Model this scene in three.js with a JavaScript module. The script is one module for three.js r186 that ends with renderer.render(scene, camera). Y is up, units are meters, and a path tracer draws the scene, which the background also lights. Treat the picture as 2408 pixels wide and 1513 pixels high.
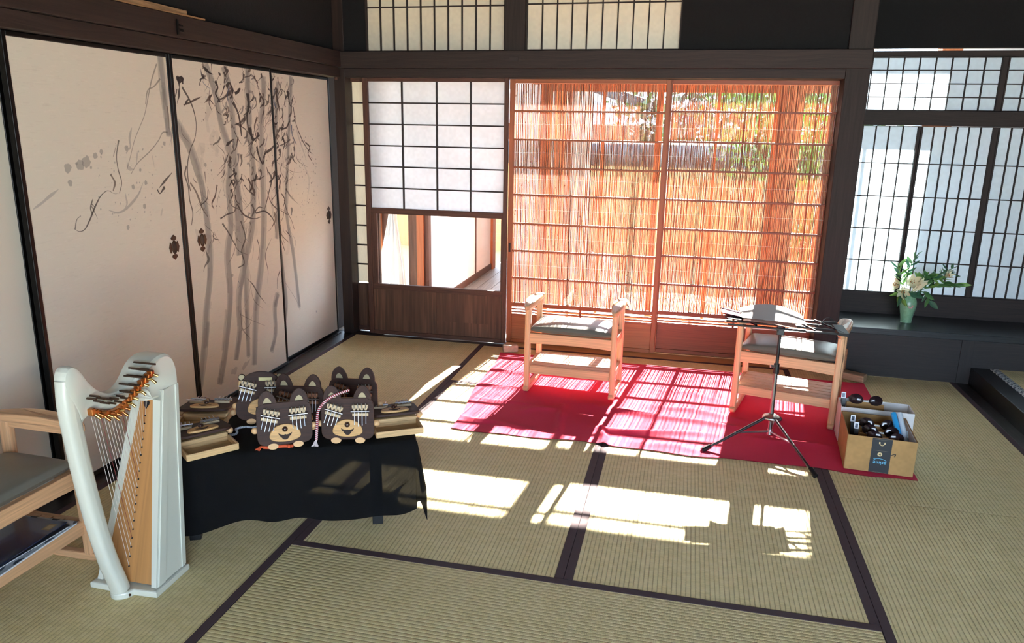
import * as THREE from 'three';
import { RoundedBoxGeometry } from 'three/addons/geometries/RoundedBoxGeometry.js';
import { mergeGeometries, toCreasedNormals } from 'three/addons/utils/BufferGeometryUtils.js';

// ---------------------------------------------------------------- camera, sky, sun, exposure
const scene = new THREE.Scene();
const camera = new THREE.PerspectiveCamera(46.04, 2408 / 1513, 0.05, 200);
camera.rotation.order = 'YXZ';
camera.position.set(2.0127, 1.4216, 4.7296);
camera.rotation.set(-0.2519, 0.2228, 0.0173);
scene.add(camera);

scene.background = new THREE.Color(0.62, 0.79, 1.0);        // clear noon sky, the same all round
scene.backgroundIntensity = 8.5;
const SUN_DIR = new THREE.Vector3(-0.12, -0.667, 1).normalize();   // the way the light travels: in through the south screens
const sun = new THREE.DirectionalLight(new THREE.Color(1.0, 0.95, 0.86), 105);
sun.position.copy(SUN_DIR).multiplyScalar(-25).add(new THREE.Vector3(1.6, 0, 0));
sun.target.position.set(1.6, 0, 0);
sun.castShadow = true; sun.shadow.mapSize.set(4096, 4096); sun.shadow.radius = 1;
Object.assign(sun.shadow.camera, { left: -9, right: 9, top: 9, bottom: -9, near: 1, far: 60 });
scene.add(sun, sun.target);

const renderer = new THREE.WebGLRenderer({ antialias: true });
renderer.toneMapping = THREE.LinearToneMapping;
renderer.toneMappingExposure = 1.78;
renderer.shadowMap.enabled = true;

// ---------------------------------------------------------------- helpers
function rng(seed) { let s = seed >>> 0; return () => { s = (s + 0x6d2b79f5) >>> 0; let t = Math.imul(s ^ (s >>> 15), 1 | s); t = (t + Math.imul(t ^ (t >>> 7), 61 | t)) ^ t; return ((t ^ (t >>> 14)) >>> 0) / 4294967296; }; }
const V = (x, y, z) => new THREE.Vector3(x, y, z);
const lerp = (a, b, t) => a + (b - a) * t, clamp = (x, a = 0, b = 1) => Math.min(b, Math.max(a, x));
const smooth = (a, b, x) => { const t = clamp((x - a) / (b - a)); return t * t * (3 - 2 * t); };

const used = new Map();
function numbered(name) { const n = used.get(name) ?? 0; used.set(name, n + 1); return n ? `${name}_${String(n).padStart(3, '0')}` : name; }
function tag(o, label, category, group, kind) {
  if (label) o.userData.label = label;
  if (category) o.userData.category = category;
  if (group) o.userData.group = group;
  if (kind) o.userData.kind = kind;
  return o;
}
function thing(name, label, category, pos = [0, 0, 0], turn = 0, group) {
  const o = new THREE.Group(); o.name = numbered(name); o.position.set(...pos); o.rotation.y = turn; scene.add(o);
  return tag(o, label, category, group);
}
function struct(name, label, category) { const o = new THREE.Group(); o.name = name; scene.add(o); return tag(o, label, category, null, 'structure'); }
function part(name, geo, mat, parent, label) {
  const m = new THREE.Mesh(geo, mat); m.name = name; m.castShadow = m.receiveShadow = true;
  if (label) m.userData.label = label;
  (parent ?? scene).add(m); return m;
}
function solo(name, geo, mat, label, category, group, kind) { const m = part(numbered(name), geo, mat, scene); return tag(m, label, category, group, kind); }
function copy(root, label, pos, turn) {
  const c = root.clone(); c.name = numbered(root.name.replace(/_\d{3}$/, '')); c.userData = { ...root.userData, label }; scene.add(c);
  if (pos) c.position.set(...pos); if (turn !== undefined) c.rotation.y = turn; return c;
}

// uv in metres by the main direction of each face; the grain (v) runs along `axis`
function metricUV(g, axis = 'y', off = [0, 0]) {
  if (g.index) g = g.toNonIndexed();
  const p = g.attributes.position, n = g.attributes.normal, uv = new Float32Array(p.count * 2), a = 'xyz'.indexOf(axis);
  for (let i = 0; i < p.count; i += 3) {
    const nn = [0, 1, 2].map((k) => Math.abs(n.getComponent(i, k) + n.getComponent(i + 1, k) + n.getComponent(i + 2, k)));
    let m = nn.indexOf(Math.max(...nn)), o = [0, 1, 2].filter((k) => k !== m);
    let vAx = o.includes(a) ? a : o[1], uAx = o.find((k) => k !== vAx);
    for (let j = i; j < i + 3; j++) { uv[j * 2] = p.getComponent(j, uAx) + off[0]; uv[j * 2 + 1] = p.getComponent(j, vAx) + off[1]; }
  }
  g.setAttribute('uv', new THREE.BufferAttribute(uv, 2)); return g;
}
let boxN = 0;
// a box between two corners with a small chamfer, grain along its longest side
function bx(x0, x1, y0, y1, z0, z1, r = 0.0025, axis) {
  const w = x1 - x0, h = y1 - y0, d = z1 - z0, q = Math.min(r, w * 0.3, h * 0.3, d * 0.3);
  const g = q > 0.0004 ? new RoundedBoxGeometry(w, h, d, 1, q) : new THREE.BoxGeometry(w, h, d);
  axis ??= w >= h && w >= d ? 'x' : h >= d ? 'y' : 'z';
  boxN++;
  const u = metricUV(g, axis, [boxN * 0.137 % 1, boxN * 0.311 % 1]);
  return u.translate((x0 + x1) / 2, (y0 + y1) / 2, (z0 + z1) / 2);
}
const cb = (w, h, d, x = 0, y = 0, z = 0, r = 0.002, axis) => bx(x - w / 2, x + w / 2, y - h / 2, y + h / 2, z - d / 2, z + d / 2, r, axis);
function tube(points, r, seg = 24, rad = 8, closed = false) { return new THREE.TubeGeometry(new THREE.CatmullRomCurve3(points.map((p) => (p.isVector3 ? p : V(...p))), closed), seg, r, rad, closed); }
function rod(a, b, r, r2 = r, seg = 10) {
  const A = V(...a), B = V(...b), d = B.clone().sub(A), g = new THREE.CylinderGeometry(r2, r, d.length(), seg);
  g.applyQuaternion(new THREE.Quaternion().setFromUnitVectors(V(0, 1, 0), d.clone().normalize()));
  return g.translate((A.x + B.x) / 2, (A.y + B.y) / 2, (A.z + B.z) / 2);
}
function extrude(shape, depth, bevel = 0.002, seg = 12) {
  const g = new THREE.ExtrudeGeometry(shape, { depth: depth - 2 * bevel, bevelEnabled: bevel > 0, bevelThickness: bevel, bevelSize: bevel, bevelOffset: -bevel, bevelSegments: 2, curveSegments: seg });
  return g.translate(0, 0, bevel);
}
const merge = (list) => mergeGeometries(list.map((g) => { const q = g.index ? g.toNonIndexed() : g; for (const k of Object.keys(q.attributes)) if (!['position', 'normal', 'uv', 'color'].includes(k)) q.deleteAttribute(k); return q; }));
// a closed sheet with thickness: f(u, v) -> Vector3, u and v from 0 to 1
function sheet(nu, nv, f, thick = 0.002, size = [1, 1]) {
  const P = [], N = [], uv = [], idx = [], e = 1e-3;
  for (let j = 0; j <= nv; j++) for (let i = 0; i <= nu; i++) {
    const u = i / nu, v = j / nv, p = f(u, v), du = f(Math.min(1, u + e), v).sub(f(Math.max(0, u - e), v)), dv = f(u, Math.min(1, v + e)).sub(f(u, Math.max(0, v - e)));
    P.push(p); N.push(dv.cross(du).normalize()); uv.push([u * size[0], v * size[1]]);
  }
  const n = P.length, pos = [], nor = [], tex = [];
  for (const s of [0, 1]) for (let k = 0; k < n; k++) {
    const p = P[k].clone().addScaledVector(N[k], s ? -thick : 0), q = N[k].clone().multiplyScalar(s ? -1 : 1);
    pos.push(p.x, p.y, p.z); nor.push(q.x, q.y, q.z); tex.push(...uv[k]);
  }
  const at = (i, j) => j * (nu + 1) + i;
  for (let j = 0; j < nv; j++) for (let i = 0; i < nu; i++) {
    const a = at(i, j), b = at(i + 1, j), c = at(i + 1, j + 1), d = at(i, j + 1);
    idx.push(a, d, b, b, d, c, n + a, n + b, n + d, n + b, n + c, n + d);
  }
  const rim = (a, b) => idx.push(a, b, n + a, b, n + b, n + a);
  for (let i = 0; i < nu; i++) { rim(at(i, 0), at(i + 1, 0)); rim(at(i + 1, nv), at(i, nv)); }
  for (let j = 0; j < nv; j++) { rim(at(0, j + 1), at(0, j)); rim(at(nu, j), at(nu, j + 1)); }
  const g = new THREE.BufferGeometry();
  g.setAttribute('position', new THREE.Float32BufferAttribute(pos, 3)); g.setAttribute('normal', new THREE.Float32BufferAttribute(nor, 3)); g.setAttribute('uv', new THREE.Float32BufferAttribute(tex, 2));
  g.setIndex(idx); return g;
}

// ---------------------------------------------------------------- textures
function noiseGrid(px, py, seed) { const r = rng(seed), a = Float32Array.from({ length: px * py }, () => r()); return (x, y) => {   // value noise that repeats after px, py cells
  const ix = Math.floor(x), iy = Math.floor(y), fx = x - ix, fy = y - iy, sx = fx * fx * (3 - 2 * fx), sy = fy * fy * (3 - 2 * fy), m = (i, n) => ((i % n) + n) % n;
  const g = (i, j) => a[m(j, py) * px + m(i, px)]; return lerp(lerp(g(ix, iy), g(ix + 1, iy), sx), lerp(g(ix, iy + 1), g(ix + 1, iy + 1), sx), sy); }; }
function dataTex(w, h, f, srgb = true) {
  const d = new Uint8Array(w * h * 4);
  for (let y = 0; y < h; y++) for (let x = 0; x < w; x++) { const c = f(x / w, y / h), k = (y * w + x) * 4; const v = Array.isArray(c) ? c : [c, c, c]; d[k] = clamp(v[0]) * 255; d[k + 1] = clamp(v[1]) * 255; d[k + 2] = clamp(v[2]) * 255; d[k + 3] = 255; }
  const t = new THREE.DataTexture(d, w, h); t.wrapS = t.wrapT = THREE.RepeatWrapping; t.magFilter = THREE.LinearFilter; t.minFilter = THREE.LinearMipmapLinearFilter; t.generateMipmaps = true;
  if (srgb) t.colorSpace = THREE.SRGBColorSpace; t.needsUpdate = true; return t;
}
function rep(t, sx, sy) { const c = t.clone(); c.repeat.set(sx, sy); c.needsUpdate = true; return c; }
// wood: fine pores and slow bands along v
const nA = noiseGrid(48, 4, 11), nB = noiseGrid(160, 10, 12), nC = noiseGrid(6, 2, 13), nD = noiseGrid(256, 24, 14);
const woodBase = dataTex(256, 512, (u, v) => { const warp = nC(u * 6, v * 2) * 0.09; const b = nA((u + warp) * 48, v * 4), f = nB((u + warp) * 160, v * 10), p = nD(u * 256, v * 24); return 0.66 + 0.24 * b + 0.12 * f - 0.10 * (p > 0.8 ? 1 : 0) - 0.05; });
const woodPale = dataTex(256, 512, (u, v) => { const warp = nC(u * 6, v * 2) * 0.09; return 0.82 + 0.13 * nA((u + warp) * 48, v * 4) + 0.05 * nB((u + warp) * 160, v * 10); });
const woodWorn = (() => { const s = noiseGrid(10, 10, 21), s2 = noiseGrid(40, 40, 22); return dataTex(256, 512, (u, v) => { const b = nA(u * 48, v * 4), f = nB(u * 160, v * 10), w = s(u * 10, v * 2) * 0.5 + s2(u * 40, v * 5) * 0.5; return 0.55 + 0.22 * b + 0.1 * f + 0.16 * smooth(0.45, 0.8, w); }); })();
const specks = (() => { const a = noiseGrid(128, 128, 31), b = noiseGrid(24, 24, 32); return dataTex(256, 256, (u, v) => 0.55 + 0.3 * a(u * 128, v * 128) + 0.3 * (b(u * 24, v * 24) - 0.5), false); })();
const mottled = (() => { const a = noiseGrid(20, 20, 41), b = noiseGrid(90, 90, 42); return dataTex(256, 256, (u, v) => 0.86 + 0.1 * a(u * 20, v * 20) + 0.06 * b(u * 90, v * 90)); })();
const fibre = (() => { const a = noiseGrid(64, 64, 43), b = noiseGrid(6, 6, 44); return dataTex(256, 256, (u, v) => 0.95 + 0.035 * a(u * 64, v * 64) + 0.02 * b(u * 6, v * 6)); })();
const weave = dataTex(64, 64, (u, v) => { const a = Math.sin(u * Math.PI * 16), b = Math.sin(v * Math.PI * 16); return 0.5 + 0.25 * a * a * ((Math.floor(u * 8) + Math.floor(v * 8)) % 2 ? 1 : -1) + 0.2 * b * b * ((Math.floor(u * 8) + Math.floor(v * 8)) % 2 ? -1 : 1); }, false);
// tatami: ribs 15 mm apart along v, rush stems across them
const rushN = noiseGrid(8, 96, 51), rushL = noiseGrid(4, 6, 52), rushF = noiseGrid(128, 96, 53);
const rib = (u) => { const s = (u * 8) % 1, d = Math.abs(s - 0.5) * 2; return Math.sqrt(Math.max(0, 1 - Math.pow(d, 3))); };
const tatamiColor = dataTex(512, 512, (u, v) => { const row = rushN(u * 8 * 0 + Math.floor(u * 8), v * 96), l = rushL(u * 4, v * 6), f = rushF(u * 128, v * 96), k = 0.90 + 0.08 * row + 0.05 * l + 0.04 * f - 0.08 * (1 - rib(u)); return [k, k * 0.985, k * (0.93 + 0.05 * l)]; });
const tatamiBump = dataTex(512, 512, (u, v) => { const col = Math.floor(u * 8), r = rib(u), stem = 0.5 + 0.5 * Math.sin((v * 60 + (col % 2) * 0.5) * Math.PI * 2); return 0.15 + 0.62 * r + 0.16 * stem * r + 0.07 * rushN(col, v * 96); }, false);
// ---------------------------------------------------------------- materials
const std = (color, roughness = 0.7, o = {}) => new THREE.MeshStandardMaterial({ color, roughness, ...o });
const phys = (color, roughness = 0.7, o = {}) => new THREE.MeshPhysicalMaterial({ color, roughness, ...o });
const grain = rep(woodBase, 4, 1.6), grainFine = rep(woodBase, 7, 2.2), grainPale = rep(woodPale, 6, 1.6), worn = rep(woodWorn, 2.2, 1.1), speck = rep(specks, 3, 3);
const M = {
  darkWood: std('#33241f', 0.72, { map: grain }), beam: std('#3a2a25', 0.7, { map: grain }), sill: std('#3d302c', 0.36, { map: grain }),
  post: std('#3a2822', 0.5, { map: worn }), brown: std('#6d4635', 0.6, { map: grainFine }), brownWorn: std('#7d5640', 0.65, { map: worn }), muntin: std('#2a211f', 0.6),
  lacquer: phys('#080707', 0.35, { specularIntensity: 0.45 }), plasterDark: std('#0e0d0f', 0.95, { bumpMap: speck, bumpScale: 0.002 }),
  cedar: std('#a8613a', 0.55, { map: grainPale }), cedarRed: std('#985032', 0.55, { map: grainPale }), cedarPanel: std('#ac6a40', 0.55, { map: grainPale }),
  beech: phys('#e9b586', 0.42, { map: grainPale, clearcoat: 0.15, clearcoatRoughness: 0.4 }), beechShelf: std('#ecc096', 0.5, { map: grainPale }),
  paper: phys('#f2f4f7', 0.95, { map: fibre, transmission: 0.6, thickness: 0 }), paperThick: phys('#dfeaf0', 0.95, { map: fibre, transmission: 0.42, thickness: 0 }), paperOld: phys('#ece6d6', 0.95, { map: fibre, transmission: 0.5, thickness: 0 }),
  glass: phys('#ffffff', 0.0, { transmission: 1, thickness: 0, ior: 1.45, specularIntensity: 0.6 }),
  plasterTan: std('#a58a68', 0.9), plasterWhite: std('#e9ebec', 0.9, { bumpMap: speck, bumpScale: 0.0006 }), tile: std('#3c3d40', 0.6), sillPale: std('#dba972', 0.5, { map: grainPale }), plank: std('#97918a', 0.45, { map: grain }), engawaPost: std('#b06a42', 0.6, { map: grainPale }),
  tatami: std('#f0dfaa', 0.62, { map: rep(tatamiColor, 1 / 0.12, 1 / 0.12), bumpMap: rep(tatamiBump, 1 / 0.12, 1 / 0.12), bumpScale: 0.0032 }),
  heri: std('#4f3d40', 0.85, { bumpMap: rep(weave, 60, 60), bumpScale: 0.0005 }), board: std('#2b211f', 0.6, { map: grain }), platformBeam: std('#2a2322', 0.3, { map: grain }),
  steel: std('#c9ccd2', 0.28, { metalness: 1 }), chrome: std('#7d8088', 0.3, { metalness: 1 }), steelDark: std('#3a3d44', 0.35, { metalness: 0.9 }), black: std('#101114', 0.5), iron: std('#14100e', 0.5, { metalness: 0.6 }), blackPlastic: std('#0f1013', 0.45),
  bronze: std('#4a3527', 0.5, { metalness: 0.5 }), copper: std('#c9814a', 0.3, { metalness: 1 }), brass: std('#d8b36a', 0.3, { metalness: 1 }),
};
// ---------------------------------------------------------------- the room: floor with tatami mats
const XL = -0.2, XA = 0.754, XB = 1.709, XC = 2.664, XR = 3.63;
const floor = struct('floor', 'tatami floor of straw mats with dark brown cloth borders', 'floor');
part('subfloor', bx(-0.45, 5.3, -0.14, -0.058, -0.16, 6.5, 0), M.board, floor);
function mat(x0, x1, z0, z1, along) {
  const g = 0.0012, axis = along, m = part('tatami_mat', bx(x0 + g, x1 - g, -0.056, 0, z0 + g, z1 - g, 0.003, axis), M.tatami, floor);
  const h = 0.03;
  if (along === 'z') for (const [a, b] of [[x0 + g - 0.0004, x0 + h], [x1 - h, x1 - g + 0.0004]]) part('border', bx(a, b, -0.05, 0.0014, z0 + g, z1 - g, 0.0008, 'z'), M.heri, m);
  else for (const [a, b] of [[z0 + g - 0.0004, z0 + h], [z1 - h, z1 - g + 0.0004]]) part('border', bx(x0 + g, x1 - g, -0.05, 0.0014, a, b, 0.0008, 'x'), M.heri, m);
}
for (const [a, b] of [[0, 1.785], [1.785, 3.57], [3.57, 5.35]]) mat(XL, XA, a, b, 'z');
mat(XA, XC, 0, 0.794, 'x'); mat(XA, XB, 0.794, 2.569, 'z'); mat(XB, XC, 0.794, 2.569, 'z');
mat(XA, XC, 2.569, 3.46, 'x'); mat(XA, XC, 3.46, 4.4, 'x'); mat(XA, XC, 4.4, 5.35, 'x');
for (const [a, b] of [[0, 1.726], [1.726, 3.5], [3.5, 5.35]]) mat(XC, XR, a, b, 'z');
part('floorboard', bx(-0.4, 3.7, -0.056, 0, 5.352, 6.45, 0.002, 'x'), M.sill, floor);

const trims = []; const trim = (label, list, mat, cat = 'trim') => { const t = struct(`trim_${trims.length + 1}`, label, cat); trims.push(t); list.forEach(([n, g, m]) => part(n, g, m ?? mat, t)); return t; };
trim('dark wooden threshold under the painted sliding doors', [['sill_board', bx(-0.42, XL - 0.001, -0.056, 0.0, -0.06, 5.35, 0.002, 'z')], ['track_ridge', bx(-0.297, -0.287, 0, 0.006, 0, 5.35, 0.001, 'z')]], M.sill, 'threshold');
trim('dark threshold board below the snow viewing paper door', [['sill_board', bx(-0.26, 0.885, -0.056, 0.0, -0.19, -0.0012, 0.002, 'x')], ['track_ridge', bx(-0.2, 0.885, 0, 0.006, -0.076, -0.07, 0.001, 'x')]], M.sill, 'threshold');
trim('pale wooden threshold under the two reed doors', [['sill_board', bx(0.885, 2.82, -0.056, 0.0, -0.19, -0.0012, 0.002, 'x')], ['track_ridge', bx(0.885, 2.82, 0, 0.005, -0.121, -0.117, 0.001, 'x')]], M.sillPale, 'threshold');
trim('narrow dark board along the foot of the raised platform', [['sill_board', bx(XR + 0.001, 3.70, -0.056, 0.0, 0, 5.35, 0.002, 'z')]], M.sill, 'threshold');

// left wall: lintel, track, dark plaster above
trim('long dark lintel beam over the painted sliding doors', [['lintel', bx(-0.34, -0.205, 1.775, 1.87, -0.02, 6.4, 0.004, 'z')], ['track_beam', bx(-0.36, -0.225, 1.712, 1.774, -0.02, 6.4, 0.003, 'z')], ['nail_cover', bx(-0.2045, -0.198, 1.80, 1.812, 1.60, 1.64, 0.001), M.iron], ['nail_cover', bx(-0.2045, -0.196, 1.786, 1.85, 1.636, 1.645, 0.001), M.iron], ['nail_cover', bx(-0.2045, -0.197, 1.822, 1.83, 1.606, 1.636, 0.001), M.iron]], M.beam, 'beam');
const wl = struct('wall_left', 'dark plaster wall above the painted sliding doors', 'wall'); part('plaster', bx(-0.40, -0.275, 1.86, 2.78, -0.3, 6.4, 0), M.plasterDark, wl); part('closet_back', bx(-0.48, -0.40, -0.06, 2.78, -0.3, 6.5, 0), M.plasterDark, wl); part('panel', bx(-0.38, -0.28, 0, 1.71, 4.23, 6.4, 0), M.plasterWhite, wl);
trim('dark corner post between painted doors and paper doors', [['post', bx(-0.27, -0.195, 0, 2.76, -0.13, -0.012, 0.003, 'y')], ['worn_corner', bx(-0.262, -0.245, 1.696, 1.712, -0.012, -0.004, 0.003), M.brown]], M.post, 'post');

// back wall
trim('long dark lintel beam over the paper and reed doors', [['lintel', bx(-0.27, 2.95, 1.765, 1.868, -0.2, 0.018, 0.004, 'x')], ['track_beam', bx(-0.19, 2.82, 1.712, 1.764, -0.2, 0.0, 0.003, 'x')], ['nail_cover', bx(0.90, 0.955, 1.806, 1.832, 0.018, 0.022, 0.002), M.post]], M.beam, 'beam');
const wb = struct('wall_back', 'dark plaster wall round the upper paper windows', 'wall');
part('plaster', bx(-0.40, -0.046, 1.868, 2.78, -0.09, -0.02, 0), M.plasterDark, wb); part('stud', bx(0.862, 0.99, 1.868, 2.78, -0.10, 0.0, 0.003, 'y'), M.darkWood, wb);
part('plaster', bx(1.908, 2.83, 1.868, 2.78, -0.09, -0.02, 0), M.plasterDark, wb); part('plaster', bx(-0.046, 0.862, 2.58, 2.78, -0.09, -0.02, 0), M.plasterDark, wb); part('plaster', bx(0.99, 1.908, 2.58, 2.78, -0.09, -0.02, 0), M.plasterDark, wb);
trim('broad dark post between the reed doors and the window ledge', [['post', bx(2.82, 2.95, 0, 2.76, -0.2, 0.0, 0.004, 'y')], ['jamb_board', bx(2.83, 2.95, 0, 2.76, -0.46, -0.2, 0, 'y')]], M.darkWood, 'post');

const ceiling = struct('ceiling', 'dark board ceiling of the room', 'ceiling');
for (let i = 0; i < 14; i++) part('ceiling_board', bx(-0.48, 5.35, 2.76, 2.80, -0.5 + i * 0.5, -0.003 + i * 0.5, 0.002, 'x'), M.darkWood, ceiling);

// right: ledge, alcove wall, raised platform
trim('dark wooden window ledge that carries the vase', [['ledge_board', bx(2.951, 5.25, 0.262, 0.30, -0.445, 0.012, 0.003, 'x')], ['front_board', bx(2.95, 5.25, 0, 0.262, -0.06, 0.0, 0, 'x'), M.board]], std('#34383b', 0.3, { map: grain }), 'ledge');
const wr = struct('wall_alcove', 'dark wall and beams framing the paper windows above the ledge', 'wall');
part('low_board', bx(2.95, 5.25, 0.30, 0.436, -0.45, -0.40, 0, 'x'), M.darkWood, wr); part('lintel', bx(2.95, 5.25, 1.468, 1.556, -0.45, -0.375, 0.003, 'x'), M.darkWood, wr);
part('header', bx(2.95, 5.25, 1.862, 1.893, -0.45, -0.375, 0.003, 'x'), M.darkWood, wr); part('plaster', bx(2.82, 5.25, 1.912, 2.78, -0.47, -0.40, 0), M.plasterDark, wr);
part('corner_post', bx(XR + 0.002, XR + 0.07, 0, 0.262, 0.0005, 0.006, 0.001, 'y'), M.board, wr);
const wfar = struct('wall_right', 'dark plaster wall beyond the raised platform', 'wall'); part('plaster', bx(5.22, 5.35, -0.06, 2.78, -0.5, 6.4, 0), M.plasterDark, wfar);
const plat = struct('platform', 'raised tatami platform with a dark front beam and patterned border', 'platform');
part('front_beam', bx(3.70, 3.80, -0.056, 0.10, 0.001, 5.35, 0.004, 'z'), M.platformBeam, plat);
part('tatami_mat', bx(3.801, 5.22, 0.04, 0.10, 0.001, 1.8, 0.003, 'z'), M.tatami, plat); part('tatami_mat', bx(3.801, 5.22, 0.04, 0.10, 1.801, 3.6, 0.003, 'z'), M.tatami, plat); part('tatami_mat', bx(3.801, 5.22, 0.04, 0.10, 3.601, 5.35, 0.003, 'z'), M.tatami, plat);
const patt = dataTex(64, 64, (u, v) => { const d = Math.hypot((u - 0.5) * 1.1, v - 0.5), e = Math.hypot(Math.abs(u - 0.5) - 0.5, Math.abs(v - 0.5) - 0.5); return d < 0.16 || (d > 0.27 && d < 0.37) || e < 0.16 ? [0.25, 0.3, 0.36] : [0.86, 0.88, 0.88]; });
part('patterned_border', bx(3.801, 3.845, 0.05, 0.1025, 0.002, 5.35, 0.001, 'z'), std('#ffffff', 0.8, { map: rep(patt, 22, 22) }), plat);

// rear wall behind the camera, wide open to the north garden
const wrear = struct('wall_rear', 'rear wall with a wide opening to the garden', 'wall');
part('plaster', bx(-0.48, 1.6, -0.06, 2.78, 6.4, 6.5, 0), M.plasterTan, wrear); part('plaster', bx(4.9, 5.35, -0.06, 2.78, 6.4, 6.5, 0), M.plasterWhite, wrear); part('plaster', bx(1.6, 4.9, 1.9, 2.78, 6.4, 6.5, 0), M.plasterWhite, wrear);
part('platform_boards', bx(3.7, 5.3, -0.056, 0.1, 5.352, 6.45, 0.002, 'x'), M.sill, wrear);
// ---------------------------------------------------------------- painted sliding doors on the left wall
const PZ = 2.485, PW = 2.575, PH = 1.72;
const inkTexture = (() => {
  const W = 2048, H = 1366, cv = document.createElement('canvas'); cv.width = W; cv.height = H; const c = cv.getContext('2d'), R = rng(7);
  c.fillStyle = '#d8cfbe'; c.fillRect(0, 0, W, H);
  for (let i = 0; i < 9000; i++) { c.fillStyle = R() < 0.5 ? 'rgba(240,234,222,0.10)' : 'rgba(160,140,120,0.06)'; c.fillRect(R() * W, R() * H, 2 + R() * 30, 1 + R() * 2); }
  camera.updateMatrixWorld(true);
  const e = camera.matrixWorld, o = camera.position;       // sizes were read off the wall as seen from the doorway
  const wall = (u, v) => { const d = V((u - 1204) / 1780.5, (756.5 - v) / 1780.5, -1).transformDirection(e), t = (-0.27 - o.x) / d.x, y = o.y + t * d.y, z = o.z + t * d.z; return [((PZ - z) / PW) * W, (1 - y / PH) * H]; };
  function stroke(pts, w, rgb, alpha, rough = 0.15, taper = 0.5, both = false) {
    const q = pts.map(([u, v]) => wall(u, v)), sc = Math.hypot(...[0, 1].map((k) => wall(pts[0][0], pts[0][1] + 10)[k] - q[0][k])) / 10;
    const cr = new THREE.CatmullRomCurve3(q.map(([x, y]) => V(x, y, 0)), false, 'centripetal'), n = Math.max(12, Math.ceil(cr.getLength() / 6)), L = [], Rr = [];
    let k1 = R() * 10, k2 = R() * 10;
    for (let i = 0; i <= n; i++) {
      const t = i / n, p = cr.getPointAt(t), g = cr.getTangentAt(t), f = lerp(1, taper, t) * (both ? Math.sin(Math.PI * clamp(t * 0.94 + 0.03)) : 1);
      const a = w * sc * 0.5 * f * (1 + rough * (Math.sin(t * 6 + k1) + (R() - 0.5) * 0.35)), b = w * sc * 0.5 * f * (1 + rough * (Math.sin(t * 8 + k2) + (R() - 0.5) * 0.35));
      L.push([p.x - g.y * a, p.y + g.x * a]); Rr.push([p.x + g.y * b, p.y - g.x * b]);
    }
    c.fillStyle = `rgba(${rgb},${alpha})`; c.beginPath(); [...L, ...Rr.reverse()].forEach(([x, y], i) => (i ? c.lineTo(x, y) : c.moveTo(x, y))); c.closePath(); c.fill();
  }
  const wash = '112,108,106', pale = '150,146,140', ink = '44,36,34', blue = '48,66,96', brown = '74,58,50';
  const trunks = [
    [[[418, 289], [447, 341], [468, 400], [479, 440], [490, 520], [496, 590], [494, 660], [490, 722], [483, 820], [473, 912]], 19],
    [[[485, 149], [505, 207], [522, 294], [543, 367], [540, 440], [543, 527], [538, 600], [542, 690], [528, 849], [519, 903]], 19],
    [[[528, 158], [540, 200], [546, 265], [552, 323], [556, 420], [560, 520], [566, 600]], 17],
    [[[584, 161], [586, 236], [589, 309], [598, 411], [596, 527], [580, 620], [566, 700], [566, 779], [556, 849]], 18],
    [[[560, 420], [570, 520], [578, 627], [582, 722], [586, 840]], 14],
    [[[621, 181], [622, 230], [616, 294], [618, 411], [621, 527], [617, 611], [604, 722], [601, 858]], 17],
    [[[650, 178], [652, 240], [654, 294], [651, 382], [655, 483], [652, 560]], 13],
    [[[668, 193], [665, 251], [662, 382], [663, 498], [677, 627], [687, 722], [680, 779]], 12],
    [[[698, 181], [697, 250], [694, 309], [691, 382], [688, 498], [703, 595], [718, 722]], 11],
    [[[655, 690], [649, 722], [649, 785], [640, 826]], 12],
    [[[378, 128], [384, 190], [392, 260], [398, 320]], 17],
  ];
  trunks.forEach(([p, w]) => {
    for (let q = 0; q < 4; q++) { const o = (R() - 0.5) * w * 0.22; stroke(p.map(([x, y], i) => [x + o + (R() - 0.5) * w * 0.25, y + (R() - 0.5) * 6]), w * (1.34 - 0.16 * q), q % 2 ? pale : wash, 0.27, 0.20, 0.9); }
    for (let i = 0; i < 16; i++) { const t = Math.floor(R() * (p.length - 1)), [a, b] = [p[t], p[t + 1]], s = R() * 0.8, dx = (R() - 0.5) * w * 0.6; stroke([[lerp(a[0], b[0], s) + dx, lerp(a[1], b[1], s)], [lerp(a[0], b[0], s + 0.3) + dx, lerp(a[1], b[1], s + 0.3)], [lerp(a[0], b[0], Math.min(1, s + 0.6)) + dx, lerp(a[1], b[1], Math.min(1, s + 0.6))]], w * (0.3 + 0.35 * R()), R() < 0.5 ? wash : pale, 0.22, 0.25, 0.7); }
  });
  stroke([[652, 270], [653, 330], [655, 390], [656, 440], [657, 470]], 9, blue, 0.7, 0.3, 0.3); stroke([[660, 210], [660, 240], [664, 255]], 8, blue, 0.55, 0.3, 0.6); stroke([[657, 330], [663, 345], [660, 370]], 9, blue, 0.6, 0.4, 0.4);
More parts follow.
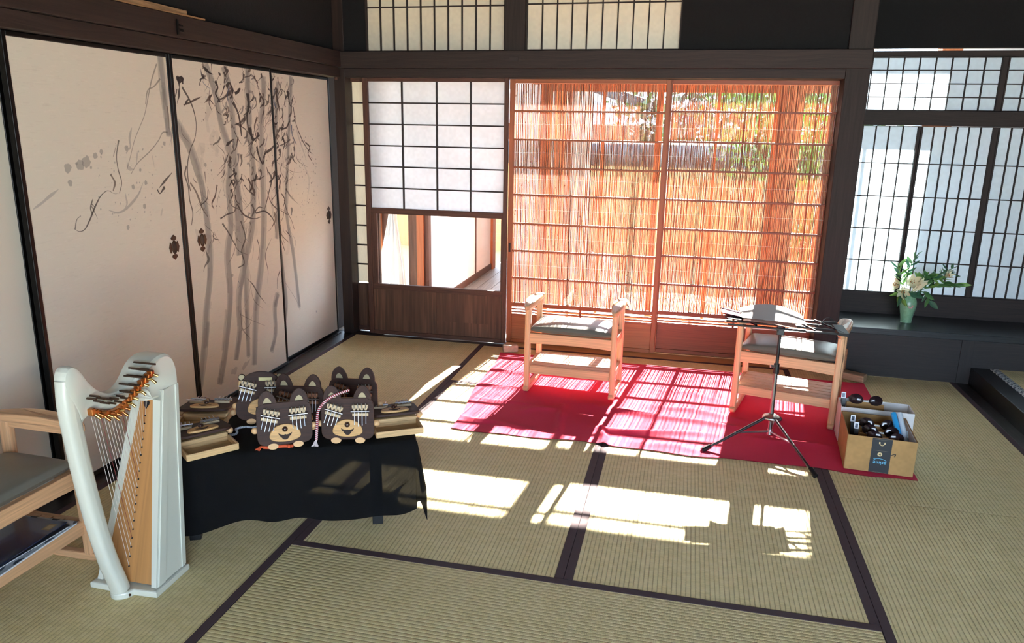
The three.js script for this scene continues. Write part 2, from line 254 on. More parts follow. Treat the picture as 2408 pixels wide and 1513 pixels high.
  // dark accents that can be told apart
  const D = [
    [[[416, 178], [421, 190], [424, 208]], 10, 0.9], [[[427, 179], [431, 190], [432, 198]], 9, 0.85], [[[424, 205], [422, 225], [418, 245]], 8, 0.75], [[[418, 210], [414, 228]], 4, 0.7], [[[433, 247], [455, 238], [476, 227]], 7, 0.85], [[[448, 232], [440, 240], [434, 252]], 5, 0.8],
    [[[430, 205], [452, 245], [463, 290], [460, 325], [450, 350], [443, 385], [444, 420], [450, 450]], 4, 0.7], [[[440, 390], [436, 410], [445, 440], [448, 470], [455, 500], [452, 530]], 4.5, 0.6], [[[449, 430], [462, 450], [478, 490], [490, 510]], 6, 0.6],
    [[[478, 155], [492, 170], [503, 175]], 9, 0.9], [[[508, 190], [514, 205], [508, 220], [520, 240]], 7, 0.85], [[[500, 222], [492, 232], [482, 243]], 7, 0.85], [[[515, 170], [521, 178]], 8, 0.8], [[[534, 205], [541, 195], [550, 212]], 7, 0.8], [[[555, 222], [567, 208]], 9, 0.9], [[[598, 180], [608, 196]], 6, 0.9],
    [[[550, 240], [560, 262], [566, 290], [570, 320]], 8, 0.8], [[[584, 220], [586, 245], [582, 275], [588, 310], [600, 330]], 9, 0.85], [[[600, 228], [590, 240]], 6, 0.8], [[[615, 225], [622, 240], [612, 255]], 8, 0.8], [[[645, 222], [655, 232], [664, 215]], 9, 0.85], [[[664, 215], [668, 240], [672, 262]], 8, 0.85],
    [[[690, 215], [698, 250], [704, 225]], 5, 0.8], [[[688, 225], [684, 245], [686, 252]], 5, 0.8], [[[704, 252], [710, 290], [725, 330], [740, 355], [748, 362]], 3.5, 0.7], [[[732, 335], [742, 348], [738, 360], [746, 378]], 4, 0.85], [[[675, 305], [688, 300], [696, 285]], 6, 0.8], [[[533, 343], [545, 332], [552, 327]], 9, 0.85],
    [[[655, 285], [663, 292], [668, 288]], 7, 0.9], [[[590, 300], [596, 330], [604, 325], [612, 318]], 7, 0.9], [[[607, 275], [600, 300], [604, 320], [612, 330]], 5, 0.8], [[[556, 290], [570, 298], [580, 305]], 5, 0.7], [[[655, 330], [640, 350], [625, 362], [618, 380]], 6, 0.75], [[[605, 345], [612, 370], [620, 385], [626, 352]], 6, 0.85],
    [[[545, 370], [538, 390]], 6, 0.7], [[[550, 400], [556, 412]], 6, 0.75], [[[546, 424], [552, 440]], 7, 0.8], [[[585, 420], [595, 440], [600, 458], [590, 450]], 6, 0.8], [[[630, 400], [640, 420], [632, 460], [622, 500]], 6, 0.75], [[[622, 490], [610, 488], [602, 500], [625, 498], [645, 520], [652, 560]], 5, 0.7], [[[676, 455], [684, 470], [680, 490]], 5, 0.75], [[[683, 470], [690, 500], [700, 520], [706, 540]], 3, 0.6], [[[700, 360], [706, 380], [712, 385]], 4, 0.7],
    [[[512, 435], [508, 460], [500, 480], [505, 492]], 5, 0.8], [[[520, 515], [535, 505], [550, 500]], 4, 0.7], [[[560, 480], [575, 505], [600, 515], [615, 510]], 4, 0.7], [[[525, 525], [540, 550], [556, 578]], 5, 0.6], [[[568, 520], [578, 560], [570, 590], [576, 620], [562, 630]], 5, 0.6], [[[582, 655], [596, 670], [608, 690], [628, 716]], 4, 0.55], [[[640, 560], [626, 600], [632, 640], [630, 668]], 3, 0.55], [[[486, 590], [492, 610], [484, 625], [480, 640]], 9, 0.5],
    [[[389, 440], [378, 455], [372, 446]], 5, 0.75], [[[407, 405], [395, 420], [378, 440], [374, 446]], 6, 0.7], [[[395, 250], [398, 280], [398, 302]], 5, 0.5],
    [[[370, 150], [358, 190], [352, 220], [342, 270], [330, 300], [318, 330], [308, 370], [300, 400]], 3, 0.35], [[[378, 185], [362, 205], [350, 212], [344, 245]], 4, 0.35], [[[396, 312], [385, 312], [375, 330], [355, 355], [325, 385], [310, 410]], 3, 0.35],
    [[[281, 330], [276, 370], [280, 400], [288, 430], [283, 455]], 3.5, 0.6], [[[262, 410], [272, 430], [268, 450]], 6, 0.6], [[[268, 370], [276, 340]], 3, 0.4], [[[178, 540], [184, 515], [192, 508]], 3, 0.5], [[[178, 539], [188, 545], [200, 541], [213, 518], [226, 486], [240, 460], [255, 449], [272, 456], [283, 454]], 4, 0.7], [[[220, 468], [215, 490], [222, 508]], 5, 0.6], [[[228, 490], [216, 480], [232, 515]], 3, 0.6],
  ];
  D.forEach(([p, w, a]) => stroke(p, w * 1.15, R() < 0.75 ? ink : brown, a, 0.35, 0.45, R() < 0.4));
  for (let i = 0; i < 160; i++) { const T = trunks[1 + Math.floor(R() * 8)][0], k = Math.floor(R() * 5), [x, y] = T[Math.min(k, T.length - 1)], x0 = x + (R() - 0.5) * 26, y0 = y > 470 ? 210 + R() * 300 : y + (R() - 0.3) * 60, a = 1.57 + (R() - 0.5) * (R() < 0.85 ? 0.6 : 2.2), l = 9 + R() * 24; stroke([[x0, y0], [x0 + Math.cos(a) * l * 0.5 + (R() - 0.5) * 5, y0 + Math.sin(a) * l * 0.5], [x0 + Math.cos(a + 0.25) * l, y0 + Math.sin(a + 0.25) * l]], 2.5 + R() * 7, R() < 0.7 ? ink : R() < 0.5 ? wash : brown, 0.45 + 0.4 * R(), 0.5, 0.35); }
  for (let i = 0; i < 26; i++) { const u = 470 + R() * 240, v = 170 + R() * 380; stroke([[u, v], [u + (R() - 0.5) * 14, v + 25], [u + (R() - 0.5) * 24, v + 50 + R() * 30]], 12 + R() * 16, pale, 0.14, 0.4, 0.7); }
  const P = [[[[258, 495], [280, 500], [302, 489], [325, 462], [339, 428]], 9, 0.36], [[[297, 455], [300, 480], [296, 490]], 7, 0.3], [[[80, 493], [100, 478], [126, 457], [140, 445]], 11, 0.34], [[[312, 300], [306, 325], [309, 345], [304, 355]], 9, 0.36], [[[300, 380], [305, 395], [318, 400]], 10, 0.3], [[[325, 355], [323, 390]], 5, 0.28], [[[360, 365], [365, 395]], 4, 0.25], [[[384, 490], [380, 510]], 8, 0.2], [[[498, 570], [488, 600]], 20, 0.2], [[[460, 540], [480, 560], [500, 555]], 26, 0.16], [[[640, 460], [645, 520]], 16, 0.2], [[[710, 300], [722, 340], [735, 380]], 7, 0.25], [[[725, 380], [740, 420], [735, 480]], 8, 0.14], [[[530, 500], [560, 540], [600, 520]], 22, 0.16], [[[545, 880], [560, 865]], 20, 0.26], [[[580, 850], [572, 870], [590, 845]], 12, 0.26]];
  P.forEach(([p, w, a]) => stroke(p, w, wash, a, 0.35, 0.7, true));
  const blot = (u, v, r, rgb, a) => { const [x, y] = wall(u, v); c.fillStyle = `rgba(${rgb},${a})`; c.beginPath(); for (let i = 0; i <= 14; i++) { const t = (i / 14) * 6.2832, k = r * 1.9 * (0.8 + 0.4 * R()); c.lineTo(x + Math.cos(t) * k, y + Math.sin(t) * k * 1.05); } c.fill(); };
  [[162, 396, 7], [190, 388, 8], [205, 381, 9], [226, 367, 5], [240, 357, 4], [167, 430, 5], [216, 394, 2.5], [182, 385, 2.5], [342, 485, 4], [345, 430, 4], [388, 338, 4], [315, 440, 4], [332, 400, 3], [300, 350, 5], [303, 535, 4], [757, 734, 3], [548, 648, 4], [485, 388, 4]].forEach(([u, v, r]) => blot(u, v, r, wash, 0.42));
  blot(425, 187, 6, ink, 0.9); blot(420, 184, 4, ink, 0.85); blot(431, 186, 4, ink, 0.85);
  // twigs and spatter between the trunks
  for (let i = 0; i < 190; i++) {
    const T = trunks[Math.floor(R() * 9)][0], k = Math.floor(R() * Math.min(5, T.length - 1)), [x, y] = T[k], x0 = x + (R() - 0.5) * 36, y0 = y + (R() - 0.2) * 60, a = Math.PI / 2 + (R() - 0.5) * (R() < 0.8 ? 0.7 : 2.4), l = 18 + R() * 52, b = a + (R() - 0.5) * 0.9;
    stroke([[x0, y0], [x0 + Math.cos(a) * l * 0.5, y0 + Math.sin(a) * l * 0.5], [x0 + Math.cos(b) * l, y0 + Math.sin(b) * l]], 0.9 + R() * R() * 4.5, R() < 0.92 ? ink : blue, 0.35 + 0.5 * R(), 0.35, 0.35, R() < 0.6);
  }
  for (let i = 0; i < 420; i++) { const a = R() * 6.28, r = R() * 60, far = R() < 0.35, u = far ? 718 + R() * 42 : 470 + R() * 250, v = far ? 320 + R() * 190 : 170 + R() * 380; blot(u + Math.cos(a) * r * 0.2, v + Math.sin(a) * r * 0.3, 0.4 + R() * R() * 2.2, R() < 0.5 ? ink : wash, 0.25 + 0.35 * R()); }
  for (let i = 0; i < 70; i++) blot(230 + R() * 160, 330 + R() * 200, 0.4 + R() * 1.5, wash, 0.35);
  const t = new THREE.CanvasTexture(cv); t.colorSpace = THREE.SRGBColorSpace; t.magFilter = THREE.LinearFilter; return t;
})();
const paintedPaper = std('#ffffff', 0.85, { map: inkTexture }), plainPaper = std('#d6ccba', 0.85);
function fusuma(n, label, z0, z1, xf, paper, pullZ, pullY) {
  const d = struct(`door_${n}`, label, 'sliding door'), s = 0.019, yb = 0.006, yt = 1.711;
  const g = new THREE.BoxGeometry(0.016, yt - yb - 2 * s, z1 - z0 - 2 * s).translate(xf - 0.012, (yt + yb) / 2, (z0 + z1) / 2), p = g.attributes.position, uv = g.attributes.uv;
  if (paper === paintedPaper) for (let i = 0; i < p.count; i++) uv.setXY(i, (PZ - p.getZ(i)) / PW, p.getY(i) / PH);
  part('paper_panel', g, paper, d);
  part('stile', bx(xf - 0.026, xf, yb, yt, z0, z0 + s, 0.004, 'y'), M.lacquer, d); part('stile', bx(xf - 0.026, xf, yb, yt, z1 - s, z1, 0.004, 'y'), M.lacquer, d);
  part('rail', bx(xf - 0.025, xf - 0.001, yb, yb + s, z0 + s, z1 - s, 0.004, 'z'), M.lacquer, d); part('rail', bx(xf - 0.025, xf - 0.001, yt - s, yt, z0 + s, z1 - s, 0.004, 'z'), M.lacquer, d);
  if (pullZ === undefined) return;
  const h = new THREE.Group(); h.name = 'door_pull'; h.position.set(xf - 0.004, pullY, pullZ); h.rotation.y = Math.PI / 2; h.userData.label = 'dark bronze petal shaped finger pull'; d.add(h);
  const petal = (dx, dy, w, l) => { const s2 = new THREE.Shape(); s2.moveTo(0, l); s2.lineTo(w, l * 0.45); s2.quadraticCurveTo(w * 0.9, 0, w * 0.55, -l * 0.05); s2.lineTo(-w * 0.55, -l * 0.05); s2.quadraticCurveTo(-w * 0.9, 0, -w, l * 0.45); s2.closePath(); return extrude(s2, 0.003, 0.0008, 6).rotateZ(Math.atan2(-dx, dy)).translate(dx, dy, 0); };
  part('petal', petal(0, 0.034, 0.019, 0.024), M.bronze, h); part('petal', petal(0, -0.034, 0.019, 0.024), M.bronze, h); part('petal', petal(0.019, 0, 0.026, 0.017), M.bronze, h); part('petal', petal(-0.019, 0, 0.026, 0.017), M.bronze, h);
  part('cup_rim', new THREE.TorusGeometry(0.017, 0.0028, 8, 24).scale(0.85, 1.65, 1).translate(0, 0, 0.003), M.bronze, h); part('cup', new THREE.CylinderGeometry(0.016, 0.016, 0.002, 24).rotateX(Math.PI / 2).scale(0.85, 1.65, 1).translate(0, 0, 0.002), M.black, h);
}
fusuma(1, 'plain pale sliding door set back behind the harp side chair', 2.47, 3.35, -0.306, plainPaper);
fusuma(2, 'pale sliding door with grey ink splashes at its edge and a bronze pull', 1.622, 2.486, -0.27, paintedPaper, 1.705, 0.858);
fusuma(3, 'pale sliding door painted with tall grey ink tree trunks', 0.757, 1.621, -0.27, paintedPaper, 1.495, 0.862);
fusuma(4, 'pale sliding door in the corner with fading ink trunks and blue stroke', -0.012, 0.782, -0.306, paintedPaper, 0.065, 0.83);
fusuma(5, 'plain pale sliding door nearest the rear garden', 3.33, 4.23, -0.27, plainPaper);

// ---------------------------------------------------------------- paper lattice doors and windows facing the garden
// d: x0, x1, y0, y1, z (room-side face of the frame), stile widths, top and bottom rail heights, positions of the bars
function lattice(name, label, d, paper, wood, bars, category) {
  const g = struct(name, label, category), t = d.t ?? 0.028, b = d.bar ?? 0.007, zf = d.z, zb = d.z - t;
  part('stile', bx(d.x0, d.x0 + d.s0, d.y0, d.y1, zb, zf, 0.002, 'y'), wood, g); part('stile', bx(d.x1 - d.s1, d.x1, d.y0, d.y1, zb, zf, 0.002, 'y'), wood, g);
  part('top_rail', bx(d.x0 + d.s0, d.x1 - d.s1, d.y1 - d.rt, d.y1, zb, zf - 0.001, 0.002, 'x'), wood, g); part('bottom_rail', bx(d.x0 + d.s0, d.x1 - d.s1, d.y0, d.y0 + d.rb, zb, zf - 0.001, 0.002, 'x'), wood, g);
  const xa = d.x0 + d.s0, xb = d.x1 - d.s1, ya = d.pa ?? d.y0 + d.rb, yb = d.pb ?? d.y1 - d.rt;
  part('paper', bx(xa, xb, ya, yb, zb + 0.004, zb + 0.0046, 0), paper, g);
  for (const x of d.cols ?? []) part('muntin', bx(x - b / 2, x + b / 2, ya, yb, zb + 0.005, zf - 0.006, 0.001, 'y'), bars, g);
  for (const y of d.rows ?? []) part('muntin', bx(xa, xb, y - b / 2, y + b / 2, zb + 0.0055, zf - 0.0065, 0.001, 'x'), bars, g);
  return g;
}
// narrow strip of a second door behind, then the snow viewing door
const side = lattice('door_6', 'narrow strip of old paper door beside the corner post', { x0: -0.225, x1: 0.66, y0: 0.006, y1: 1.712, z: -0.095, s0: 0.012, s1: 0.03, rt: 0.022, rb: 0.03, pa: 0.352, pb: 1.69, cols: [], rows: [1.557, 1.424, 1.289, 1.154, 1.019, 0.884, 0.749, 0.614, 0.480], bar: 0.009 }, M.paperOld, M.brown, M.darkWood, 'sliding door');
part('foot_panel', bx(-0.213, 0.63, 0.036, 0.345, -0.118, -0.108, 0.001, 'y'), M.brownWorn, side);
// the paper of the hidden part of that door slides behind; it is cut short where the snow door covers it
side.children.forEach((m) => { if (m.name === 'stile' || m.name.includes('rail') || m.name === 'paper' || m.name === 'foot_panel' || m.name === 'muntin') { const bb = new THREE.Box3().setFromObject(m); if (bb.max.x > 0.0) { const k = (-0.02 - bb.min.x) / (bb.max.x - bb.min.x); if (k > 0) { m.scale.x = k; m.position.x = bb.min.x * (1 - k); } else { m.position.x = -0.68; } } } });
const snow = lattice('door_7', 'brown snow viewing door with white paper above a clear glass pane', { x0: -0.088, x1: 0.885, y0: 0.006, y1: 1.712, z: -0.038, s0: 0.034, s1: 0.026, rt: 0.022, rb: 0.026, pa: 0.88, pb: 1.69, cols: [0.179, 0.413, 0.639], rows: [1.557, 1.423, 1.287, 1.152, 1.013], bar: 0.0085 }, M.paper, M.brown, M.muntin, 'sliding door');
part('middle_rail', bx(-0.054, 0.859, 0.842, 0.880, -0.066, -0.039, 0.002, 'x'), M.brown, snow); part('glass_pane', bx(-0.054, 0.859, 0.362, 0.842, -0.054, -0.0515, 0), M.glass, snow); part('lower_rail', bx(-0.054, 0.859, 0.325, 0.362, -0.066, -0.039, 0.002, 'x'), M.brown, snow);
part('glazing_bead', bx(-0.054, -0.014, 0.362, 0.842, -0.06, -0.042, 0.002, 'y'), M.brown, snow); part('glazing_bead', bx(0.847, 0.859, 0.362, 0.842, -0.06, -0.042, 0.002, 'y'), M.brown, snow);
part('foot_panel', bx(-0.054, 0.4, 0.032, 0.325, -0.058, -0.048, 0.001, 'y'), M.brownWorn, snow); part('foot_panel', bx(0.401, 0.859, 0.032, 0.325, -0.058, -0.0485, 0.001, 'y'), M.brownWorn, snow);

const w10 = (a, b, n) => Array.from({ length: n - 1 }, (_, i) => a + ((b - a) * (i + 1)) / n);
lattice('window_1', 'upper paper window over the snow viewing door', { x0: -0.046, x1: 0.862, y0: 1.869, y1: 2.58, z: -0.022, s0: 0.008, s1: 0.008, rt: 0.01, rb: 0.006, cols: w10(-0.038, 0.854, 10), rows: [2.131, 2.36] }, M.paperOld, M.darkWood, M.darkWood, 'window');
lattice('window_2', 'upper paper window over the reed doors', { x0: 0.99, x1: 1.908, y0: 1.872, y1: 2.58, z: -0.022, s0: 0.008, s1: 0.008, rt: 0.01, rb: 0.006, cols: w10(0.998, 1.90, 10), rows: [2.136, 2.36] }, M.paperOld, M.darkWood, M.darkWood, 'window');
// tall lattice over the ledge
const rowsL = [1.243, 1.042, 0.842, 0.640];
const tall = { y0: 0.437, y1: 1.467, z: -0.405, rt: 0.004, rb: 0.004, bar: 0.006, rows: rowsL };
lattice('door_8', 'sunlit tall paper window behind the vase', { ...tall, x0: 2.951, x1: 3.352, s0: 0.01, s1: 0.014, cols: [3.03 - 0.0, 3.105, 3.18, 3.257] }, M.paperThick, M.darkWood, M.darkWood, 'window');
lattice('door_9', 'tall paper window right of the vase, half in the sun', { ...tall, z: -0.404, x0: 3.353, x1: 3.772, s0: 0.012, s1: 0.026, cols: w10(3.365, 3.746, 6) }, M.paperThick, M.darkWood, M.darkWood, 'window');
lattice('door_10', 'tall paper window in the shade at the end of the ledge', { ...tall, x0: 3.773, x1: 4.5, s0: 0.01, s1: 0.02, cols: w10(3.783, 4.48, 11) }, M.paperThick, M.darkWood, M.darkWood, 'window');
lattice('window_3', 'low lattice transom over the ledge windows, part in the sun', { x0: 2.951, x1: 3.765, y0: 1.557, y1: 1.861, z: -0.405, s0: 0.008, s1: 0.03, rt: 0.004, rb: 0.004, bar: 0.0055, cols: w10(2.95, 3.735, 9), rows: [1.633, 1.71, 1.787] }, M.paperThick, M.darkWood, M.darkWood, 'window');
lattice('window_4', 'low lattice transom at the shaded end of the ledge', { x0: 3.766, x1: 4.5, y0: 1.557, y1: 1.861, z: -0.405, s0: 0.008, s1: 0.02, rt: 0.004, rb: 0.004, bar: 0.0055, cols: w10(3.774, 4.48, 8), rows: [1.633, 1.71, 1.787] }, M.paperThick, M.darkWood, M.darkWood, 'window');
part('plaster', bx(4.5, 5.25, 0.43, 1.9, -0.45, -0.40, 0), M.plasterDark, wr);

// ---------------------------------------------------------------- reed screen doors
function reedDoor(n, label, x0, x1, z, rows, seed, s0 = 0.034, s1 = 0.03) {
  const d = struct(`door_${n}`, label, 'sliding door'), R = rng(seed), zf = z, zb = z - 0.028, xa = x0 + s0, xb = x1 - s1, wood = n === 11 ? M.cedar : M.cedarRed;
  part('stile', bx(x0, x0 + s0, 0.002, 1.710, zb, zf, 0.003, 'y'), wood, d); part('stile', bx(x1 - s1, x1, 0.002, 1.710, zb, zf, 0.003, 'y'), wood, d);
  part('top_rail', bx(xa, xb, 1.686, 1.710, zb, zf - 0.001, 0.002, 'x'), wood, d); part('bottom_rail', bx(xa, xb, 0.002, 0.026, zb, zf - 0.001, 0.002, 'x'), wood, d);
  part('foot_panel', bx(xa, xb, 0.026, 0.188, z - 0.019, z - 0.011, 0.001, 'x'), n === 11 ? M.cedarPanel : M.cedarRed, d);
  part('rail', bx(xa, xb, 0.188, 0.203, zb, zf - 0.001, 0.002, 'x'), wood, d); part('rail', bx(xa, xb, 0.255, 0.281, zb, zf - 0.001, 0.002, 'x'), wood, d);
  for (const y of [0.2165, 0.2365]) part('slat', bx(xa, xb, y - 0.0045, y + 0.0045, z - 0.022, z - 0.006, 0.001, 'x'), wood, d);
  const mid = (xa + xb) / 2; part('divider', bx(mid - 0.007, mid + 0.007, 0.203, 0.255, z - 0.023, z - 0.005, 0.001, 'y'), wood, d);
  for (const y of rows) { part('rail', bx(xa, xb, y - 0.006, y + 0.006, z - 0.012, zf - 0.001, 0.0015, 'x'), wood, d); part('rail', bx(xa, xb, y - 0.006, y + 0.006, zb, z - 0.0185, 0.0015, 'x'), wood, d); }
  // the reeds themselves: some 170 stems, each leaning and tinted a little differently, with nodes
  const geos = [], tint = [[0.58, 0.25, 0.13], [0.66, 0.33, 0.18], [0.50, 0.19, 0.10], [0.72, 0.44, 0.25], [0.60, 0.27, 0.15], [0.40, 0.14, 0.08]];
  for (let x = xa + 0.004; x < xb - 0.003;) {
    const r = 0.00205 + R() * 0.0009, lean = (R() - 0.5) * 0.004, bow = (R() - 0.5) * 0.003, c = tint[Math.floor(R() * tint.length)], k = 0.85 + 0.35 * R(), g = new THREE.CylinderGeometry(r * 0.85, r, 1.412, 6, 7, true), p = g.attributes.position, col = new Float32Array(p.count * 3), ph = R() * 7;
    for (let i = 0; i < p.count; i++) { const t = p.getY(i) / 1.412 + 0.5; p.setX(i, p.getX(i) + lean * t + bow * Math.sin(t * 5 + ph)); const q = 0.84 * k * (0.86 + 0.22 * Math.sin(t * 17 + ph)); col.set([c[0] * q, c[1] * q, c[2] * q], i * 3); }
    g.setAttribute('color', new THREE.BufferAttribute(col, 3)); g.translate(x, 0.272 + 0.706, z - 0.0152); geos.push(g);
    if (R() < 0.8) { const nd = new THREE.CylinderGeometry(r * 1.25, r * 1.25, 0.006, 6, 1, true), cc = new Float32Array(nd.attributes.position.count * 3); for (let i = 0; i < cc.length; i += 3) cc.set([0.26, 0.10, 0.055], i); nd.setAttribute('color', new THREE.BufferAttribute(cc, 3)); nd.translate(x + lean * 0.5, 0.3 + R() * 1.36, z - 0.0152); geos.push(nd); }
    x += r * 2 + (R() < 0.12 ? 0.0009 + R() * 0.0012 : R() * 0.0004);
  }
  part('reed_screen', merge(geos), reedMat, d, 'close row of thin orange brown reeds').userData.kind = 'stuff';
  const thr = [1.44, 1.265, 1.09, 0.905, 0.725, 0.545, 0.36].map((y) => y + (R() - 0.5) * 0.02);
  for (const y of thr) { const pts = []; for (let i = 0; i <= 24; i++) pts.push([lerp(xa, xb, i / 24), y + (R() - 0.5) * 0.003, z - 0.0115]); part('binding_thread', tube(pts, 0.0009, 48, 5), threadMat, d); }
  part('door_pull', bx(n === 11 ? x0 + 0.009 : x1 - 0.022, n === 11 ? x0 + 0.022 : x1 - 0.009, 0.62, 0.68, zf - 0.002, zf + 0.0006, 0.0003), M.darkWood, d);
}
const reedMat = phys('#ffffff', 1.0, { vertexColors: true, transmission: 0.32, thickness: 0 }), threadMat = std('#e8e2d6', 0.8);
reedDoor(11, 'first reed door of orange wood beside the snow viewing door', 0.878, 1.872, -0.10, [1.519, 1.344, 1.169, 0.997, 0.811, 0.632, 0.449], 101);
reedDoor(12, 'second reed door of reddish wood beside the broad dark post', 1.845, 2.86, -0.14, [1.528, 1.349, 1.176, 0.996, 0.814, 0.640, 0.458], 202);
// ---------------------------------------------------------------- veranda, outer glass doors, garden
const OZ = -0.95;
const ver = struct('veranda_floor', 'grey weathered plank floor of the veranda', 'floor');
for (let i = 0; i < 6; i++) part('plank', bx(-1.8, 5.3, -0.06, -0.03, -0.95 + i * 0.131, -0.95 + i * 0.131 + 0.128, 0.002, 'x'), M.plank, ver);
for (let i = 0; i < 7; i++) part('plank', bx(0.052 + i * 0.127, 0.052 + i * 0.127 + 0.124, -0.06, -0.03, -3.45, -0.953, 0.002, 'z'), M.plank, ver);
trim('pale wooden posts and beam of the veranda glass front', [
  ['beam', bx(0.86, 3.6, 1.725, 1.852, OZ - 0.06, OZ + 0.06, 0.004, 'x')], ['beam', bx(-1.8, 5.3, 2.15, 2.3, OZ - 0.06, OZ + 0.06, 0.004, 'x')], ['sill_beam', bx(0.86, 5.3, -0.16, 0.0, OZ - 0.06, OZ + 0.055, 0.003, 'x')],
  ['post', bx(0.915, 0.968, -0.5, 2.3, OZ - 0.055, OZ + 0.035, 0.004, 'y')], ['post', bx(2.60, 2.70, -0.5, 2.3, OZ - 0.055, OZ + 0.055, 0.004, 'y')], ['post', bx(3.54, 3.66, -0.5, 2.3, OZ - 0.055, OZ + 0.055, 0.004, 'y')], ['short_post', bx(1.80, 1.91, 1.852, 2.15, OZ - 0.04, OZ + 0.04, 0.003, 'y')],
], M.engawaPost, 'veranda front');
function glassDoor(n, label, x0, x1, z) {
  const d = struct(`door_${n}`, label, 'glass door'), s = 0.042;
  part('stile', bx(x0, x0 + s, 0, 1.725, z - 0.03, z, 0.002, 'y'), M.engawaPost, d); part('stile', bx(x1 - s, x1, 0, 1.725, z - 0.03, z, 0.002, 'y'), M.engawaPost, d);
  part('top_rail', bx(x0 + s, x1 - s, 1.675, 1.725, z - 0.03, z, 0.002, 'x'), M.engawaPost, d); part('bottom_rail', bx(x0 + s, x1 - s, 0, 0.05, z - 0.03, z, 0.002, 'x'), M.engawaPost, d);
  part('muntin', bx((x0 + x1) / 2 - 0.011, (x0 + x1) / 2 + 0.011, 0.05, 1.675, z - 0.025, z - 0.005, 0.001, 'y'), M.engawaPost, d);
  part('glass_pane', bx(x0 + s, x1 - s, 0.05, 1.675, z - 0.017, z - 0.014, 0), M.glass, d);
}
glassDoor(13, 'first outer glass door beyond the reeds', 0.968, 1.80, OZ + 0.04); glassDoor(14, 'second outer glass door beyond the reeds', 1.76, 2.60, OZ + 0.0); glassDoor(15, 'outer glass door beyond the ledge windows', 2.70, 3.54, OZ + 0.02);
function transom(n, label, x0, x1) {
  const d = struct(`window_${n}`, label, 'window');
  part('frame', bx(x0, x1, 1.852, 1.866, OZ - 0.02, OZ + 0.01, 0.002, 'x'), M.engawaPost, d); part('frame', bx(x0, x1, 2.135, 2.15, OZ - 0.02, OZ + 0.01, 0.002, 'x'), M.engawaPost, d);
  part('glass_pane', bx(x0, x1, 1.866, 2.135, OZ - 0.008, OZ - 0.005, 0), M.glass, d);
}
transom(5, 'outer transom window above the first glass door', 0.968, 1.80); transom(6, 'outer transom window above the second glass door', 1.91, 2.60); transom(7, 'outer transom window beyond the ledge', 2.70, 3.54);
const wo = struct('wall_veranda', 'white outer wall of the veranda', 'wall');
part('plaster', bx(3.66, 5.35, -0.5, 2.3, OZ - 0.05, OZ + 0.05, 0), M.plasterWhite, wo); part('plaster', bx(0.86, 5.35, 2.3, 2.9, OZ - 0.05, OZ + 0.05, 0), M.plasterWhite, wo); part('end_wall', bx(5.28, 5.35, -0.1, 2.9, OZ, -0.45, 0), M.plasterWhite, wo);
part('plaster', bx(-1.8, -0.12, 1.75, 2.6, OZ - 0.05, OZ + 0.02, 0), M.plasterWhite, wo); part('plaster', bx(-1.85, -1.8, -0.1, 2.6, -1, 0, 0), M.plasterWhite, wo); part('plaster', bx(-1.8, -0.4, -0.1, 2.6, -0.2, -0.13, 0), M.plasterWhite, wo);
trim('brown and orange corner posts seen through the clear pane', [['post', bx(-0.115, -0.045, -0.1, 2.6, OZ - 0.04, OZ + 0.05, 0.003, 'y'), M.brownWorn], ['post', bx(-0.044, 0.012, -0.1, 2.6, OZ - 0.02, OZ + 0.06, 0.003, 'y'), M.engawaPost], ['post', bx(0.012, 0.052, -0.1, 2.6, OZ - 0.02, OZ + 0.045, 0.003, 'y'), M.brown], ['post', bx(-0.02, 0.075, -0.1, 2.6, -2.98, -2.86, 0.003, 'y'), M.engawaPost], ['post', bx(-0.385, -0.36, -0.1, 1.75, OZ - 0.02, OZ + 0.04, 0.003, 'y'), M.engawaPost], ['shutter_board', bx(-0.36, -0.30, 0.45, 1.75, OZ - 0.03, OZ - 0.01, 0.002, 'y'), M.brown], ['post', bx(0.88, 0.97, -0.5, 2.5, -1.86, -1.76, 0.003, 'y'), M.engawaPost], ['post', bx(0.88, 0.97, -0.5, 2.5, -3.5, -3.4, 0.003, 'y'), M.engawaPost], ['beam', bx(0.88, 0.97, 1.74, 1.85, -3.5, -1.0, 0.003, 'z'), M.engawaPost], ['beam', bx(-0.02, 0.97, 2.0, 2.1, -3.5, -3.4, 0.003, 'x'), M.engawaPost]], M.engawaPost, 'posts');

const wcor = struct('wall_corridor', 'white walls of the plank corridor seen through the clear pane', 'wall');
part('plaster', bx(-0.02, 0.05, -0.1, 2.6, -2.86, OZ - 0.0, 0), M.plasterWhite, wcor); part('joint_strip', bx(0.05, 0.056, 0, 2.5, -2.295, -2.265, 0.001, 'y'), M.brown, wcor); part('base_strip', bx(0.05, 0.062, -0.03, 0.03, -2.86, OZ, 0.001, 'z'), M.brown, wcor);
part('plaster', bx(0.955, 0.985, 2.05, 2.62, -3.5, -1.0, 0), M.plasterWhite, wcor); part('board', bx(0.96, 0.99, -0.1, 1.95, -3.4, -2.0, 0, 'y'), M.brownWorn, wcor); part('end_wall', bx(0.10, 0.95, -0.1, 2.6, -3.50, -3.455, 0), M.plasterWhite, wcor);
const roof = struct('roof_veranda', 'sloping tiled roof of the veranda', 'roof');
{ const g = bx(-3.2, 6.5, -0.05, 0.05, -0.8, 0.8, 0, "x"); g.rotateX(-0.30); part("boarding", g.translate(0, 2.95, -0.85), M.darkWood, roof); part('boarding', bx(-3.2, 0.98, 2.62, 2.72, -4.0, -0.95, 0), M.darkWood, roof); part('main_roof', bx(-3.2, 6.5, 2.82, 2.95, -0.1, 7.2, 0), M.tile, roof); }

